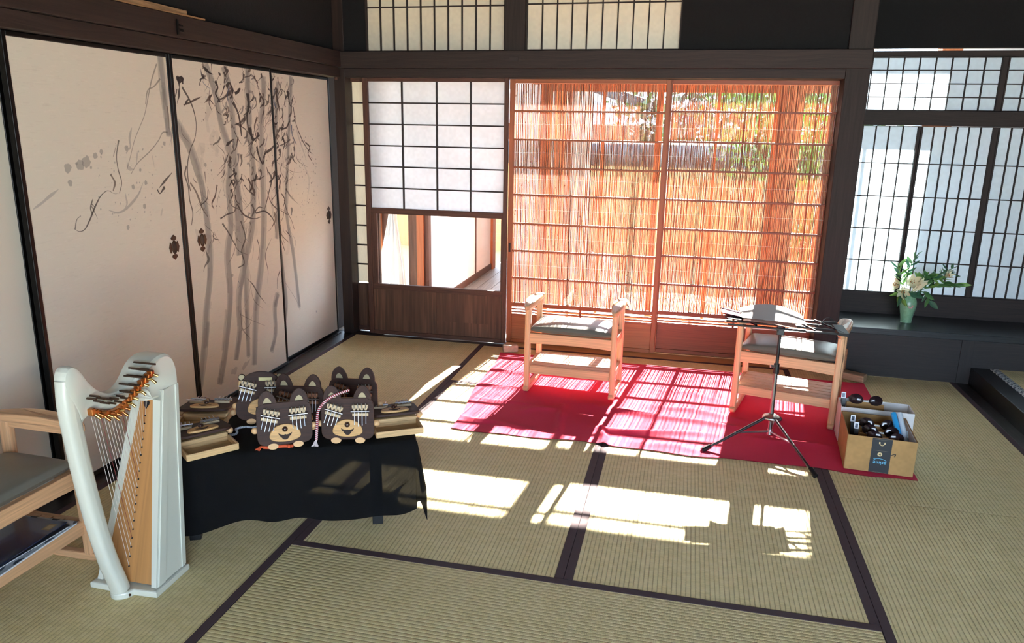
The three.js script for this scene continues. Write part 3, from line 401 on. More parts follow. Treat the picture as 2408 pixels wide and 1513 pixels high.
const curtain = thing('curtain', 'white curtain gathered in folds beside the veranda posts, seen through the pane', 'curtain', [-0.24, 0, OZ + 0.08]);
part('cloth', sheet(60, 20, (u, v) => { const y = lerp(0.02, 1.15, v), open = lerp(0.125, 0.012, smooth(0.05, 0.82, v)) + 0.02 * smooth(0.85, 1, v), x = (u - 0.5) * 2 * open - 0.02 + 0.045 * v; return V(x, y, 0.018 * Math.sin(u * 40 + v * 1.5) * (0.35 + 0.65 * (1 - v)) + 0.012 * Math.sin(u * 17)); }, 0.002, [0.5, 1]), phys('#f4f4f4', 0.9, { transmission: 0.3, thickness: 0 }), curtain);
part('tie', new THREE.TorusGeometry(0.016, 0.005, 8, 20).rotateX(Math.PI / 2).translate(0.02, 0.93, 0.005), phys('#e8e8e8', 0.9), curtain); part('rod', rod([-0.16, 1.16, 0], [0.12, 1.16, 0], 0.008), M.brown, curtain);

const ground = struct('ground', 'pale gravel garden ground', 'ground');
{ const R = rng(5), n = noiseGrid(64, 64, 77); part('gravel', sheet(80, 60, (u, v) => V(lerp(-14, 16, u), -0.5 + 0.05 * n(u * 64, v * 64), lerp(-1.02, -14, v)), 0.05, [30, 13]), std('#8f7d58', 0.95, { map: mottled, bumpMap: speck, bumpScale: 0.01 }), ground); part('rear_ground', bx(-12, 16, -0.6, -0.5, 6.6, 30, 0), std('#d2ccbc', 0.95), ground); }
const gw = struct('wall_garden', 'cream garden wall with dark tile coping', 'wall');
part('plaster', bx(-9, 10, -0.5, 0.98, -6.7, -6.5, 0), std('#94704a', 0.9, { bumpMap: speck, bumpScale: 0.003 }), gw);
for (let i = 0; i < 64; i++) part('coping_tile', new THREE.CylinderGeometry(0.19, 0.19, 0.285, 14).rotateZ(Math.PI / 2).translate(-9 + i * 0.3, 1.05, -6.6), M.tile, gw);
// neighbour house with a gable roof
const house = thing('neighbour_house', 'dark neighbouring house with a grey tiled gable roof beyond the garden wall', 'house', [-1.2, -0.5, -11]);
part('wall', bx(-3.4, 3.2, 0, 2.0, -2, 0, 0), std('#6b5747', 0.9, { map: worn }), house); part('wall', bx(-3.42, 3.22, 0, 0.5, -2.02, 0.02, 0), std('#54473c', 0.9), house);
for (const s of [-1, 1]) { const g = bx(-2.3, 2.3, -0.07, 0.07, -1.5, 0.5, 0.01, 'x'); g.rotateZ(-s * 0.30); const r = part('roof', g.translate(s * 1.95 - 0.1, 2.5, -0.5), M.tile, house); for (let i = 0; i < 9; i++) { const t = bx(-2.3, 2.3, 0.07, 0.12, -1.45 + i * 0.23, -1.35 + i * 0.23, 0.01, 'x'); t.rotateZ(-s * 0.30); part('roof_tile', t.translate(s * 1.95 - 0.1, 2.5, -0.5), M.tile, r); } }
for (const x of [-2.2, -0.4, 1.6]) { const f = part('window', bx(x - 0.45, x + 0.45, 0.9, 1.7, -0.01, 0.04, 0.005), M.brown, house); part('pane', bx(x - 0.4, x + 0.4, 0.95, 1.65, 0.041, 0.046, 0), std('#9fb2bd', 0.1), f); }
// trees and shrubs
const leafShape = (() => { const s = new THREE.Shape(); s.moveTo(0, 0); s.quadraticCurveTo(0.5, 0.45, 0, 1); s.quadraticCurveTo(-0.5, 0.45, 0, 0); const g = new THREE.ShapeGeometry(s, 5), p = g.attributes.position; for (let i = 0; i < p.count; i++) p.setZ(i, -0.35 * Math.abs(p.getX(i)) + 0.18 * p.getY(i) * (1 - p.getY(i))); g.computeVertexNormals(); return g; })();
const leafMat = phys('#ffffff', 0.28, { transmission: 0.3, thickness: 0, side: THREE.DoubleSide });
function leaves(parent, n, place, size, tones, seed) {
  const R = rng(seed), m = new THREE.InstancedMesh(leafShape, leafMat, n), q = new THREE.Matrix4(), c = new THREE.Color();
  for (let i = 0; i < n; i++) { const p = place(R), s = size * (0.6 + 0.8 * R()); q.compose(p, new THREE.Quaternion().setFromEuler(new THREE.Euler(R() * 6.3, R() * 6.3, R() * 6.3)), V(s * 0.8, s, s)); m.setMatrixAt(i, q); const t = tones[Math.floor(R() * tones.length)]; c.setRGB(t[0] * (0.7 + 0.6 * R()), t[1] * (0.7 + 0.6 * R()), t[2]); m.setColorAt(i, c); }
  m.name = 'foliage'; m.userData.kind = 'stuff'; m.castShadow = m.receiveShadow = true; parent.add(m); return m;
}
const ball = (cx, cy, cz, rx, ry, rz) => (R) => { let x, y, z; do { x = R() * 2 - 1; y = R() * 2 - 1; z = R() * 2 - 1; } while (x * x + y * y + z * z > 1); const k = 0.6 + 0.4 * Math.cbrt(R()); return V(cx + x * rx * k, cy + y * ry * k, cz + z * rz * k); };
const camellia = thing('camellia_tree', 'glossy green camellia tree showing through the second reed door', 'tree', [3.12, -0.5, -4.6]);
part('trunk', tube([[0, 0, 0], [0.05, 0.8, 0.02], [-0.05, 1.6, 0], [0.1, 2.4, 0.05]], 0.06, 20, 8), M.brownWorn, camellia); part('branch', tube([[-0.02, 1.3, 0], [-0.4, 1.8, 0.1], [-0.7, 2.1, 0.1]], 0.03, 12, 6), M.brownWorn, camellia); part('branch', tube([[0.02, 1.5, 0], [0.4, 2.1, 0.1], [0.6, 2.4, 0]], 0.03, 12, 6), M.brownWorn, camellia);
leaves(camellia, 2600, ball(-0.05, 2.15, 0, 1.05, 0.95, 0.8), 0.11, [[0.07, 0.2, 0.03], [0.12, 0.3, 0.05], [0.2, 0.38, 0.08]], 61);
const backTree = thing('garden_tree', 'grey brown leafy tree behind the garden wall', 'tree', [3.0, -0.5, -9.2]);
part('trunk', tube([[0, 0, 0], [0.1, 1.2, 0], [0, 2.2, 0.1]], 0.12, 16, 8), M.brownWorn, backTree); leaves(backTree, 3000, ball(0, 2.2, 0, 2.6, 1.1, 0.9), 0.17, [[0.09, 0.12, 0.05], [0.12, 0.13, 0.07], [0.07, 0.13, 0.05]], 62);
const shrub = thing('low_shrub', 'low leafy shrub outside the ledge windows', 'shrub', [3.35, -0.5, -1.75]);
part('stem', tube([[0, 0, 0], [0.05, 0.4, 0], [0, 0.8, 0]], 0.02, 10, 6), M.brownWorn, shrub); leaves(shrub, 700, ball(-0.1, 1.05, 0, 0.5, 0.35, 0.3), 0.10, [[0.08, 0.2, 0.04], [0.12, 0.28, 0.06]], 63);
function rock(label, x, z, sx, sy, sz, seed) { const g = new THREE.IcosahedronGeometry(1, 4), n = noiseGrid(16, 16, seed), p = g.attributes.position; for (let i = 0; i < p.count; i++) { const a = V().fromBufferAttribute(p, i), k = 0.75 + 0.5 * n(a.x * 2 + 5, a.y * 2 + a.z * 1.7 + 5); a.multiplyScalar(k); p.setXYZ(i, a.x * sx, Math.max(-0.25, a.y) * sy, a.z * sz); } g.computeVertexNormals(); return solo('garden_stone', g.translate(x, -0.5 + 0.25 * sy, z), std('#c9c4bb', 0.9, { bumpMap: speck, bumpScale: 0.01 }), label, 'stone'); }
rock('tall pale garden stone behind the first reed door', 1.262, -1.9, 0.125, 0.46, 0.14, 3); rock('small pale garden stone at the foot of the tall one', 1.075, -1.72, 0.06, 0.33, 0.07, 4); rock('broad pale garden stone standing behind the tall one', 1.24, -2.5, 0.21, 0.62, 0.14, 8);
// ---------------------------------------------------------------- red cloth with its wrinkles and the blocks that hold it down
const C1 = [0.905, 0.165], C2 = [0.972, 1.456], C3 = [3.045, 1.486], C4 = [3.092, 0.185];
const folds = [ // [x0, z0, x1, z1, height, width]
  [1.45, 1.02, 1.50, 1.45, 0.020, 0.018], [1.68, 1.28, 1.72, 1.47, 0.030, 0.020], [1.66, 1.30, 2.25, 1.22, 0.018, 0.028], [1.75, 1.02, 2.45, 1.12, 0.016, 0.026], [1.90, 0.88, 2.40, 0.98, 0.012, 0.03], [1.50, 0.95, 1.95, 1.06, 0.010, 0.05],
  [0.95, 0.52, 1.25, 0.60, 0.010, 0.02], [0.96, 0.80, 1.22, 0.86, 0.009, 0.02], [0.97, 1.02, 1.32, 1.06, 0.008, 0.018], [0.97, 1.30, 1.25, 1.36, 0.012, 0.02], [1.25, 1.15, 1.45, 1.05, 0.010, 0.03], [1.62, 0.62, 1.75, 0.70, 0.006, 0.03], [2.35, 1.20, 2.80, 1.22, 0.006, 0.03], [2.0, 0.62, 2.28, 0.70, 0.008, 0.03], [1.2, 1.36, 1.42, 1.40, 0.008, 0.03], [1.85, 1.40, 2.2, 1.43, 0.010, 0.03]];
const clothN = noiseGrid(40, 30, 91);
function clothY(x, z) {
  let y = 0.0055 + 0.003 * (clothN(x * 9, z * 9) - 0.4);
  for (const [a, b, c, d, h, w] of folds) { const vx = c - a, vz = d - b, L = vx * vx + vz * vz, t = clamp(((x - a) * vx + (z - b) * vz) / L), dx = x - a - vx * t, dz = z - b - vz * t + 0.012 * Math.sin(t * 7 + a * 9), q = (dx * dx + dz * dz) / (w * w); y += h * Math.exp(-q) * (0.25 + 0.75 * Math.sin(Math.PI * clamp(t * 0.92 + 0.06))); }
  return y;
}
{
  const f = (u, v) => { const a = [lerp(C1[0], C4[0], u), lerp(C1[1], C4[1], u)], b = [lerp(C2[0], C3[0], u), lerp(C2[1], C3[1], u)], wob = 0.010 * Math.sin(u * 15) * smooth(0.85, 1, v) + 0.006 * Math.sin(u * 37) * v, x = lerp(a[0], b[0], v) + 0.012 * Math.sin(v * 9) * (1 - u) , z = lerp(a[1], b[1], v) + wob; return V(x, clothY(x, z), z); };
  solo('red_cloth', sheet(260, 170, f, 0.0025, [2.1, 1.3]), std('#dd2d52', 0.9, { bumpMap: rep(weave, 90, 90), bumpScale: 0.0004 }), 'crumpled crimson cloth spread on the tatami before the reed doors', 'cloth');
}
function block(label, x, z, w, h, d, turn, mat, y = 0) { const t = solo('wooden_block', cb(w, h, d, 0, h / 2, 0, 0.008, 'x'), mat, label, 'block'); t.position.set(x, y, z); t.rotation.y = turn; return t; }
const stoneTan = std('#c9b29a', 0.9, { map: rep(mottled, 8, 8), bumpMap: rep(specks, 10, 10), bumpScale: 0.002 }), paleBlock = std('#d2b08c', 0.6, { map: grain });
block('short rounded tan block on the corner of the red cloth by the brown door', 0.962, 0.128, 0.098, 0.046, 0.055, 0.35, stoneTan, 0.006);
block('long pale wooden block on the red cloth corner under the window ledge', 3.035, 0.125, 0.155, 0.042, 0.075, -0.5, paleBlock, 0.007);
block('thin pale board standing on end behind the bench under the ledge', 2.998, 0.040, 0.03, 0.17, 0.024, 0.1, std('#c98a5e', 0.55, { map: grain }), 0.0);

// ---------------------------------------------------------------- rocking benches with arms
const cushionMat = phys('#6a675d', 0.4, { clearcoat: 0.25, clearcoatRoughness: 0.35 });
function makeBench(label) {
  const t = thing('rocking_bench', label, 'bench', [0, 0, 0], 0);
  const W = 0.235, LZ = 0.128, lw = 0.031, ld = 0.036;
  const legShape = (top, bot, z) => { const g = bx(-lw / 2, lw / 2, bot, top, -ld / 2, ld / 2, 0.008, 'y'), p = g.attributes.position; for (let i = 0; i < p.count; i++) { const k = (p.getY(i) - bot) / (top - bot); p.setZ(i, p.getZ(i) * lerp(0.78, 1.15, Math.abs(k - 0.35) * 1.2) + z + 0.010 * Math.sign(z) * (1 - k) * 1.2); } g.computeVertexNormals(); return g; };
  for (const s of [-1, 1]) {
    for (const q of [1, -1]) part('leg', legShape(0.482, 0.022, q * LZ).translate(s * W, 0, 0), M.beech, t);
    // armrest: lens shaped in plan, curved down at the front
    const a = new THREE.Shape(); a.moveTo(-0.185, 0); a.bezierCurveTo(-0.165, 0.040, 0.10, 0.044, 0.178, 0.016); a.quadraticCurveTo(0.192, 0, 0.178, -0.016); a.bezierCurveTo(0.10, -0.044, -0.165, -0.040, -0.185, 0);
    const g = extrude(a, 0.026, 0.006, 24).rotateX(-Math.PI / 2).rotateY(-Math.PI / 2).rotateY(Math.PI), gp = g.attributes.position;
    const ga = metricUV(g, 'z'), p = ga.attributes.position; for (let i = 0; i < p.count; i++) p.setY(i, p.getY(i) - 0.55 * p.getZ(i) * p.getZ(i)); ga.computeVertexNormals();
    part('armrest', ga.translate(s * W, 0.482, -0.005), M.beech, t);
    // side stretcher under the arm and above the runner
    part('arm_support', bx(s * W - 0.010, s * W + 0.010, 0.448, 0.478, -LZ + 0.014, LZ - 0.014, 0.004, 'z'), M.beech, t);
    part('side_rail', bx(s * W - 0.010, s * W + 0.010, 0.285, 0.330, -LZ + 0.014, LZ - 0.014, 0.003, 'z'), M.beech, t);
    part('side_rail', bx(s * W - 0.010, s * W + 0.010, 0.106, 0.146, -LZ + 0.014, LZ - 0.014, 0.003, 'z'), M.beech, t);
    // runner, rounded at both ends and slightly rockered
    const r = new THREE.Shape(); r.moveTo(-0.165, 0.030); r.quadraticCurveTo(-0.185, 0.018, -0.160, 0.006); r.quadraticCurveTo(0, -0.002, 0.160, 0.006); r.quadraticCurveTo(0.185, 0.020, 0.162, 0.034); r.quadraticCurveTo(0, 0.022, -0.165, 0.030);
    part('runner', metricUV(extrude(r, 0.030, 0.006, 16).rotateY(-Math.PI / 2).translate(0.015, 0, 0), 'z').translate(s * W, 0.001, 0), M.beech, t);
    for (const y of [0.306, 0.126]) for (const z of [-LZ, LZ]) part('screw_cap', new THREE.CylinderGeometry(0.0045, 0.0045, 0.004, 12).rotateZ(Math.PI / 2).translate(s * (W + 0.0135), y, z), M.steel, t);
  }
  const arch = (y0, y1, z) => { const s = new THREE.Shape(); s.moveTo(-W + 0.012, y0); s.quadraticCurveTo(0, y0 + 0.014, W - 0.012, y0); s.lineTo(W - 0.012, y1); s.lineTo(-W + 0.012, y1); s.closePath(); return metricUV(extrude(s, 0.022, 0.003, 12), 'x').translate(0, 0, z); };
  part('seat_rail', arch(0.276, 0.335, LZ - 0.002), M.beech, t); part('seat_rail', arch(0.276, 0.335, -LZ - 0.020), M.beech, t);
  part('cushion', dome(), cushionMat, t);
  part('shelf_rail', bx(-W + 0.012, W - 0.012, 0.104, 0.150, LZ - 0.010, LZ + 0.010, 0.003, 'x'), M.beech, t); part('shelf_rail', bx(-W + 0.012, W - 0.012, 0.104, 0.150, -LZ - 0.010, -LZ + 0.010, 0.003, 'x'), M.beech, t);
  for (let i = 0; i < 5; i++) { const z = -LZ + 0.012 + i * 0.0465; part('slat', bx(-W + 0.012, W - 0.012, 0.138, 0.150, z, z + 0.042, 0.002, 'x'), M.beechShelf, t); }
  for (const x of [-0.15, 0.15]) part('crossbar', bx(x - 0.014, x + 0.014, 0.124, 0.138, -LZ + 0.010, LZ - 0.010, 0.002, 'z'), M.beechShelf, t);
  return t;
}
function dome() {   // leather cushion: rounded edge, gentle dome, soft dents
  const n = noiseGrid(12, 12, 17), f = (s) => (u, v) => { const a = u * 2 - 1, b = v * 2 - 1, e = Math.pow(Math.max(0, 1 - Math.pow(Math.abs(a), 5)) * Math.max(0, 1 - Math.pow(Math.abs(b), 6)), 0.30); return V(a * 0.226, 0.353 + s * 0.021 * e + (s > 0 ? 0.015 * (1 - a * a) * (1 - b * b) + 0.004 * (n(u * 6, v * 4) - 0.5) * e : 0), b * 0.136); };
  const grid = (fn, flip) => { const g = new THREE.PlaneGeometry(1, 1, 56, 36), p = g.attributes.position, uv = g.attributes.uv; for (let i = 0; i < p.count; i++) { const q = fn(uv.getX(i), uv.getY(i)); p.setXYZ(i, q.x, q.y, q.z); } if (!flip) { const x = g.index.array; for (let i = 0; i < x.length; i += 3) { const k = x[i]; x[i] = x[i + 1]; x[i + 1] = k; } } g.computeVertexNormals(); return g; };
  return merge([grid(f(1), false), grid(f(-1), true)]);
}
const bench1 = makeBench('wooden rocking bench nearest the brown door, dark cushion and empty slatted shelf striped with sunlight');
bench1.position.set(1.463, 0.008, 0.722); bench1.rotation.y = -0.045;
const bench2 = copy(bench1, 'wooden rocking bench behind the black music stand, dark cushion half in the sun', [2.582, 0.008, 0.800], -0.245);
const bench3 = copy(bench1, 'wooden rocking bench beside the white harp with books on its shelf', [0.025, 0, 3.085], Math.PI / 2 - 0.02);
bench1.userData.group = bench2.userData.group = bench3.userData.group = 'wooden rocking benches';

// ---------------------------------------------------------------- books and folders on the shelf of the bench by the harp
const folderTex = (() => { const cv = document.createElement('canvas'); cv.width = 512; cv.height = 400; const c = cv.getContext('2d'), R = rng(33); c.fillStyle = '#26334d'; c.fillRect(0, 0, 512, 400); for (let i = 0; i < 60; i++) { const x = R() * 512, y = R() * 400, r = 30 + R() * 90, g = c.createRadialGradient(x, y, 0, x, y, r); g.addColorStop(0, R() < 0.5 ? 'rgba(84,108,150,0.28)' : 'rgba(14,18,30,0.35)'); g.addColorStop(1, 'rgba(40,50,80,0)'); c.fillStyle = g; c.fillRect(0, 0, 512, 400); } c.fillStyle = '#8a6a3c'; c.fillRect(420, 24, 60, 46); c.fillStyle = '#a5824e'; c.fillRect(430, 34, 40, 26); const t = new THREE.CanvasTexture(cv); t.colorSpace = THREE.SRGBColorSpace; t.magFilter = THREE.LinearFilter; return t; })();
function booklet(label, y, x, z, turn, w, d, h, mat, edge) { const t = thing('booklet', label, 'booklet', [x, y, z], turn, 'booklets on the bench shelf'); const g = new THREE.BoxGeometry(d, 0.0022, w).translate(0, h - 0.0011, 0); part('cover', g, mat, t); part('pages', cb(d - 0.006, h - 0.0024, w - 0.006, 0, (h - 0.0024) / 2, 0, 0.001), edge, t); }
const pageWhite = std('#dfe2e6', 0.8), pageDark = std('#20222c', 0.6), coverPat = std('#cfd3da', 0.5, { map: rep(patt, 3, 3) });
booklet('black and white patterned booklet at the bottom of the pile on the bench shelf', 0.1505, 0.055, 3.07, 0.05, 0.36, 0.24, 0.009, coverPat, pageWhite);
booklet('dark booklet in the middle of the pile on the bench shelf', 0.160, 0.045, 3.085, -0.04, 0.34, 0.235, 0.007, pageDark, pageWhite);
booklet('glossy dark blue folder lying on top of the pile on the bench shelf', 0.1675, 0.04, 3.09, 0.03, 0.34, 0.24, 0.006, phys('#ffffff', 0.18, { map: folderTex, clearcoat: 0.8, clearcoatRoughness: 0.1 }), pageDark);

// ---------------------------------------------------------------- music stand
{
  const t = thing('music_stand', 'black and chrome folding music stand with its desk tipped flat', 'music stand', [2.462, 0.006, 1.262]);
  const feet = [[-0.297, 0.163], [0.16, 0.308], [0.085, -0.33]];
  part('lower_pole', rod([0, 0.055, 0], [0, 0.37, 0], 0.0095), M.chrome, t); part('upper_pole', rod([0, 0.36, 0], [0, 0.565, 0], 0.0075), M.black, t); part('pole_collar', rod([0, 0.35, 0], [0, 0.395, 0], 0.0135, 0.0125, 16), M.blackPlastic, t);
  part('clamp_knob', rod([-0.008, 0.382, 0.004], [-0.028, 0.384, 0.012], 0.006, 0.007, 12), M.steel, t);
  part('hub', new THREE.LatheGeometry([[0.010, 0], [0.036, 0.004], [0.040, 0.010], [0.036, 0.018], [0.020, 0.026], [0.011, 0.030]].map(([x, y]) => new THREE.Vector2(x, y)), 24).translate(0, 0.125, 0), M.steel, t); part('lower_hub', rod([0, 0.052, 0], [0, 0.078, 0], 0.013, 0.012, 14), M.steel, t);
  for (const [x, z] of feet) {
    const l = part('leg', rod([x * 0.09, 0.136, z * 0.09], [x * 0.965, 0.012, z * 0.965], 0.0075, 0.0065), M.chrome, t); part('rubber_foot', rod([x * 0.90, 0.022, z * 0.90], [x * 1.02, 0.007, z * 1.02], 0.0115, 0.012, 12), M.blackPlastic, l);
    part('brace', rod([x * 0.03, 0.066, z * 0.03], [x * 0.52, 0.077, z * 0.52], 0.0045), M.steel, t); part('rivet', new THREE.SphereGeometry(0.006, 10, 8).translate(x * 0.53, 0.076, z * 0.53), M.steel, t);
  }
  part('desk_bracket', cb(0.034, 0.05, 0.024, 0, 0.555, 0, 0.004), M.blackPlastic, t); part('tilt_knob', rod([0, 0.556, 0.01], [0, 0.556, 0.03], 0.009, 0.011, 14), M.blackPlastic, t);
  // the folded-out desk lies nearly flat: two long bars each side, cross links, a lip
  const d = new THREE.Group(); d.name = 'desk'; d.position.set(0, 0.583, 0); d.rotation.set(0.10, 0.10, -0.055); t.add(d);
  for (const z of [-0.075, -0.025, 0.025, 0.07]) { part('bar', bx(-0.245, 0.262, -0.003, 0.003, z - 0.005, z + 0.005, 0.001, 'x'), M.black, d); }
  for (const [x0, x1] of [[-0.22, -0.12], [-0.06, 0.0], [0.05, 0.13], [0.16, 0.25]]) part('link', rod([x0, 0.005, -0.075], [x1, 0.005, 0.07], 0.004), M.steelDark, d);
  part('lip', bx(-0.20, 0.265, -0.003, 0.004, 0.078, 0.082, 0.001, 'x'), M.black, d); part('end_clip', bx(0.225, 0.272, -0.006, 0.008, -0.03, 0.085, 0.002), M.black, d); part('page_holder', tube([[0.16, 0.004, 0.0], [0.20, 0.035, -0.03], [0.26, 0.004, -0.05]], 0.0016, 16, 6), M.steel, d); part('page_holder', tube([[-0.23, 0.004, 0.0], [-0.19, 0.03, -0.03], [-0.13, 0.004, -0.05]], 0.0016, 16, 6), M.steel, d);
  const sh = (name, label, cat, f, mat, th = 0.0012) => solo(name, sheet(24, 14, f, th), mat, label, cat);
  const pt = (x, y, z) => V(2.462 + x, 0.589 + 0.006 + y, 1.262 + z);
  sh('paper_sheet', 'grey white sheet bowed upward on the desk of the music stand', 'sheet', (u, v) => pt(lerp(-0.175, 0.10, u), 0.014 + 0.034 * Math.sin(Math.PI * clamp(u * 0.95 + 0.02)) * (1 - v) + 0.012 * (0.5 - u), lerp(-0.14, 0.045, v)), std('#d9d2cb', 0.8));
  sh('paper_sheet', 'pale pink sheet under the bowed sheet on the music stand', 'sheet', (u, v) => pt(lerp(-0.17, 0.06, u), 0.006 + 0.004 * Math.sin(u * 5) + 0.014 * (0.5 - u), lerp(-0.11, 0.08, v)), std('#eab9a6', 0.8));
  sh('pink_folder', 'narrow dark pink folder sticking out past the desk of the music stand', 'folder', (u, v) => pt(lerp(-0.262, -0.12, u), 0.016 + 0.010 * (1 - u) + 0.012 * (0.5 - u), lerp(-0.08, 0.02, v)), std('#b8476d', 0.5), 0.004);
  sh('black_folder', 'thin black folder between the pink folder and the sheets on the music stand', 'folder', (u, v) => pt(lerp(-0.24, -0.10, u), 0.009 + 0.012 * (0.5 - u), lerp(-0.05, 0.05, v)), std('#17151a', 0.4), 0.004);
}

// ---------------------------------------------------------------- low table under a black cloth
const TA = 0.434, TC = [0.63, 2.36], TH = 0.32;    // turn, centre, height
const tx = Math.cos(TA), tz = Math.sin(TA);
{
  const R = [Math.cos(TA), Math.sin(TA)];
  const t = thing('low_table', 'low black folding table with square legs under a black cloth', 'table', [TC[0], 0, TC[1]], TA);
  const L = 0.455, D = 0.185;
  part('tabletop', cb(2 * L - 0.004, 0.022, 2 * D - 0.004, 0, TH - 0.014, 0, 0.003), M.black, t);
  for (const x of [-L + 0.14, L - 0.14]) { for (const z of [-D + 0.03, D - 0.018]) part('leg', bx(x - 0.019, x + 0.019, 0, TH - 0.025, z - 0.016, z + 0.016, 0.002), M.black, t); part('crossbar', bx(x - 0.012, x + 0.012, 0.20, 0.225, -D + 0.046, D - 0.034, 0.002), M.black, t); }
  const n = noiseGrid(30, 30, 66), dl = 0.26, dr = 0.235, df = 0.285, db = 0.22;
  const f = (u, v) => {
    const X = lerp(-L - dl, L + dr, u), Z = lerp(-D - db, D + df, v), du = Math.max(0, Math.abs(X) - L), dv = Math.max(0, Math.abs(Z) - D), sx = Math.sign(X), sz = Math.sign(Z);
    const drop = Math.hypot(du, dv) * (du > 0 && dv > 0 ? 0.86 : 1), edge = smooth(0, 0.03, drop), wave = Math.sin(X * 19 + 1.3) * 0.5 + Math.sin(X * 41 + Z * 7) * 0.25 + Math.sin(X * 9 - 0.7) * 0.6, waveZ = Math.sin(Z * 23 + 0.8) * 0.6 + Math.sin(Z * 43) * 0.3;
    const out = 0.004 + 0.10 * drop, corner = du > 0 && dv > 0;
    const k = clamp(drop / 0.28), hem = 1 - 0.07 * k * (0.5 + 0.5 * Math.sin(X * 11 + 2.1)) - 0.05 * k * (0.5 + 0.5 * Math.sin(X * 27));
    let x = clamp(X, -L, L) + sx * (du > 0 ? out * (corner ? du / (Math.hypot(du, dv) + 1e-6) * 1.6 : 1) : 0) + (du > 0 && !corner ? 0.010 * k * waveZ * sx : 0);
    let z = clamp(Z, -D, D) + sz * (dv > 0 ? out * (corner ? dv / (Math.hypot(du, dv) + 1e-6) * 1.6 : 1) : 0) + (dv > 0 && !corner ? 0.016 * k * wave * sz : 0);
    let y = TH + 0.0015 - Math.max(0, drop * hem - 0.006 * edge) + (drop === 0 ? 0.004 * Math.max(0, Math.sin(X * 14 + Z * 9)) ** 6 + 0.0015 * n((X + 1) * 12, (Z + 1) * 12) : 0);
    return V(x, Math.max(0.004, y), z);
  };
  const c = solo('tablecloth', sheet(220, 120, f, 0.0012, [1.4, 0.9]), phys('#0c0c0d', 0.95, { transparent: true, opacity: 0.91, specularIntensity: 0.5, bumpMap: rep(weave, 60, 60), bumpScale: 0.0004 }), 'thin black cloth hanging over the low table to just above the floor', 'tablecloth');
  c.position.set(TC[0], 0, TC[1]); c.rotation.y = TA;
}
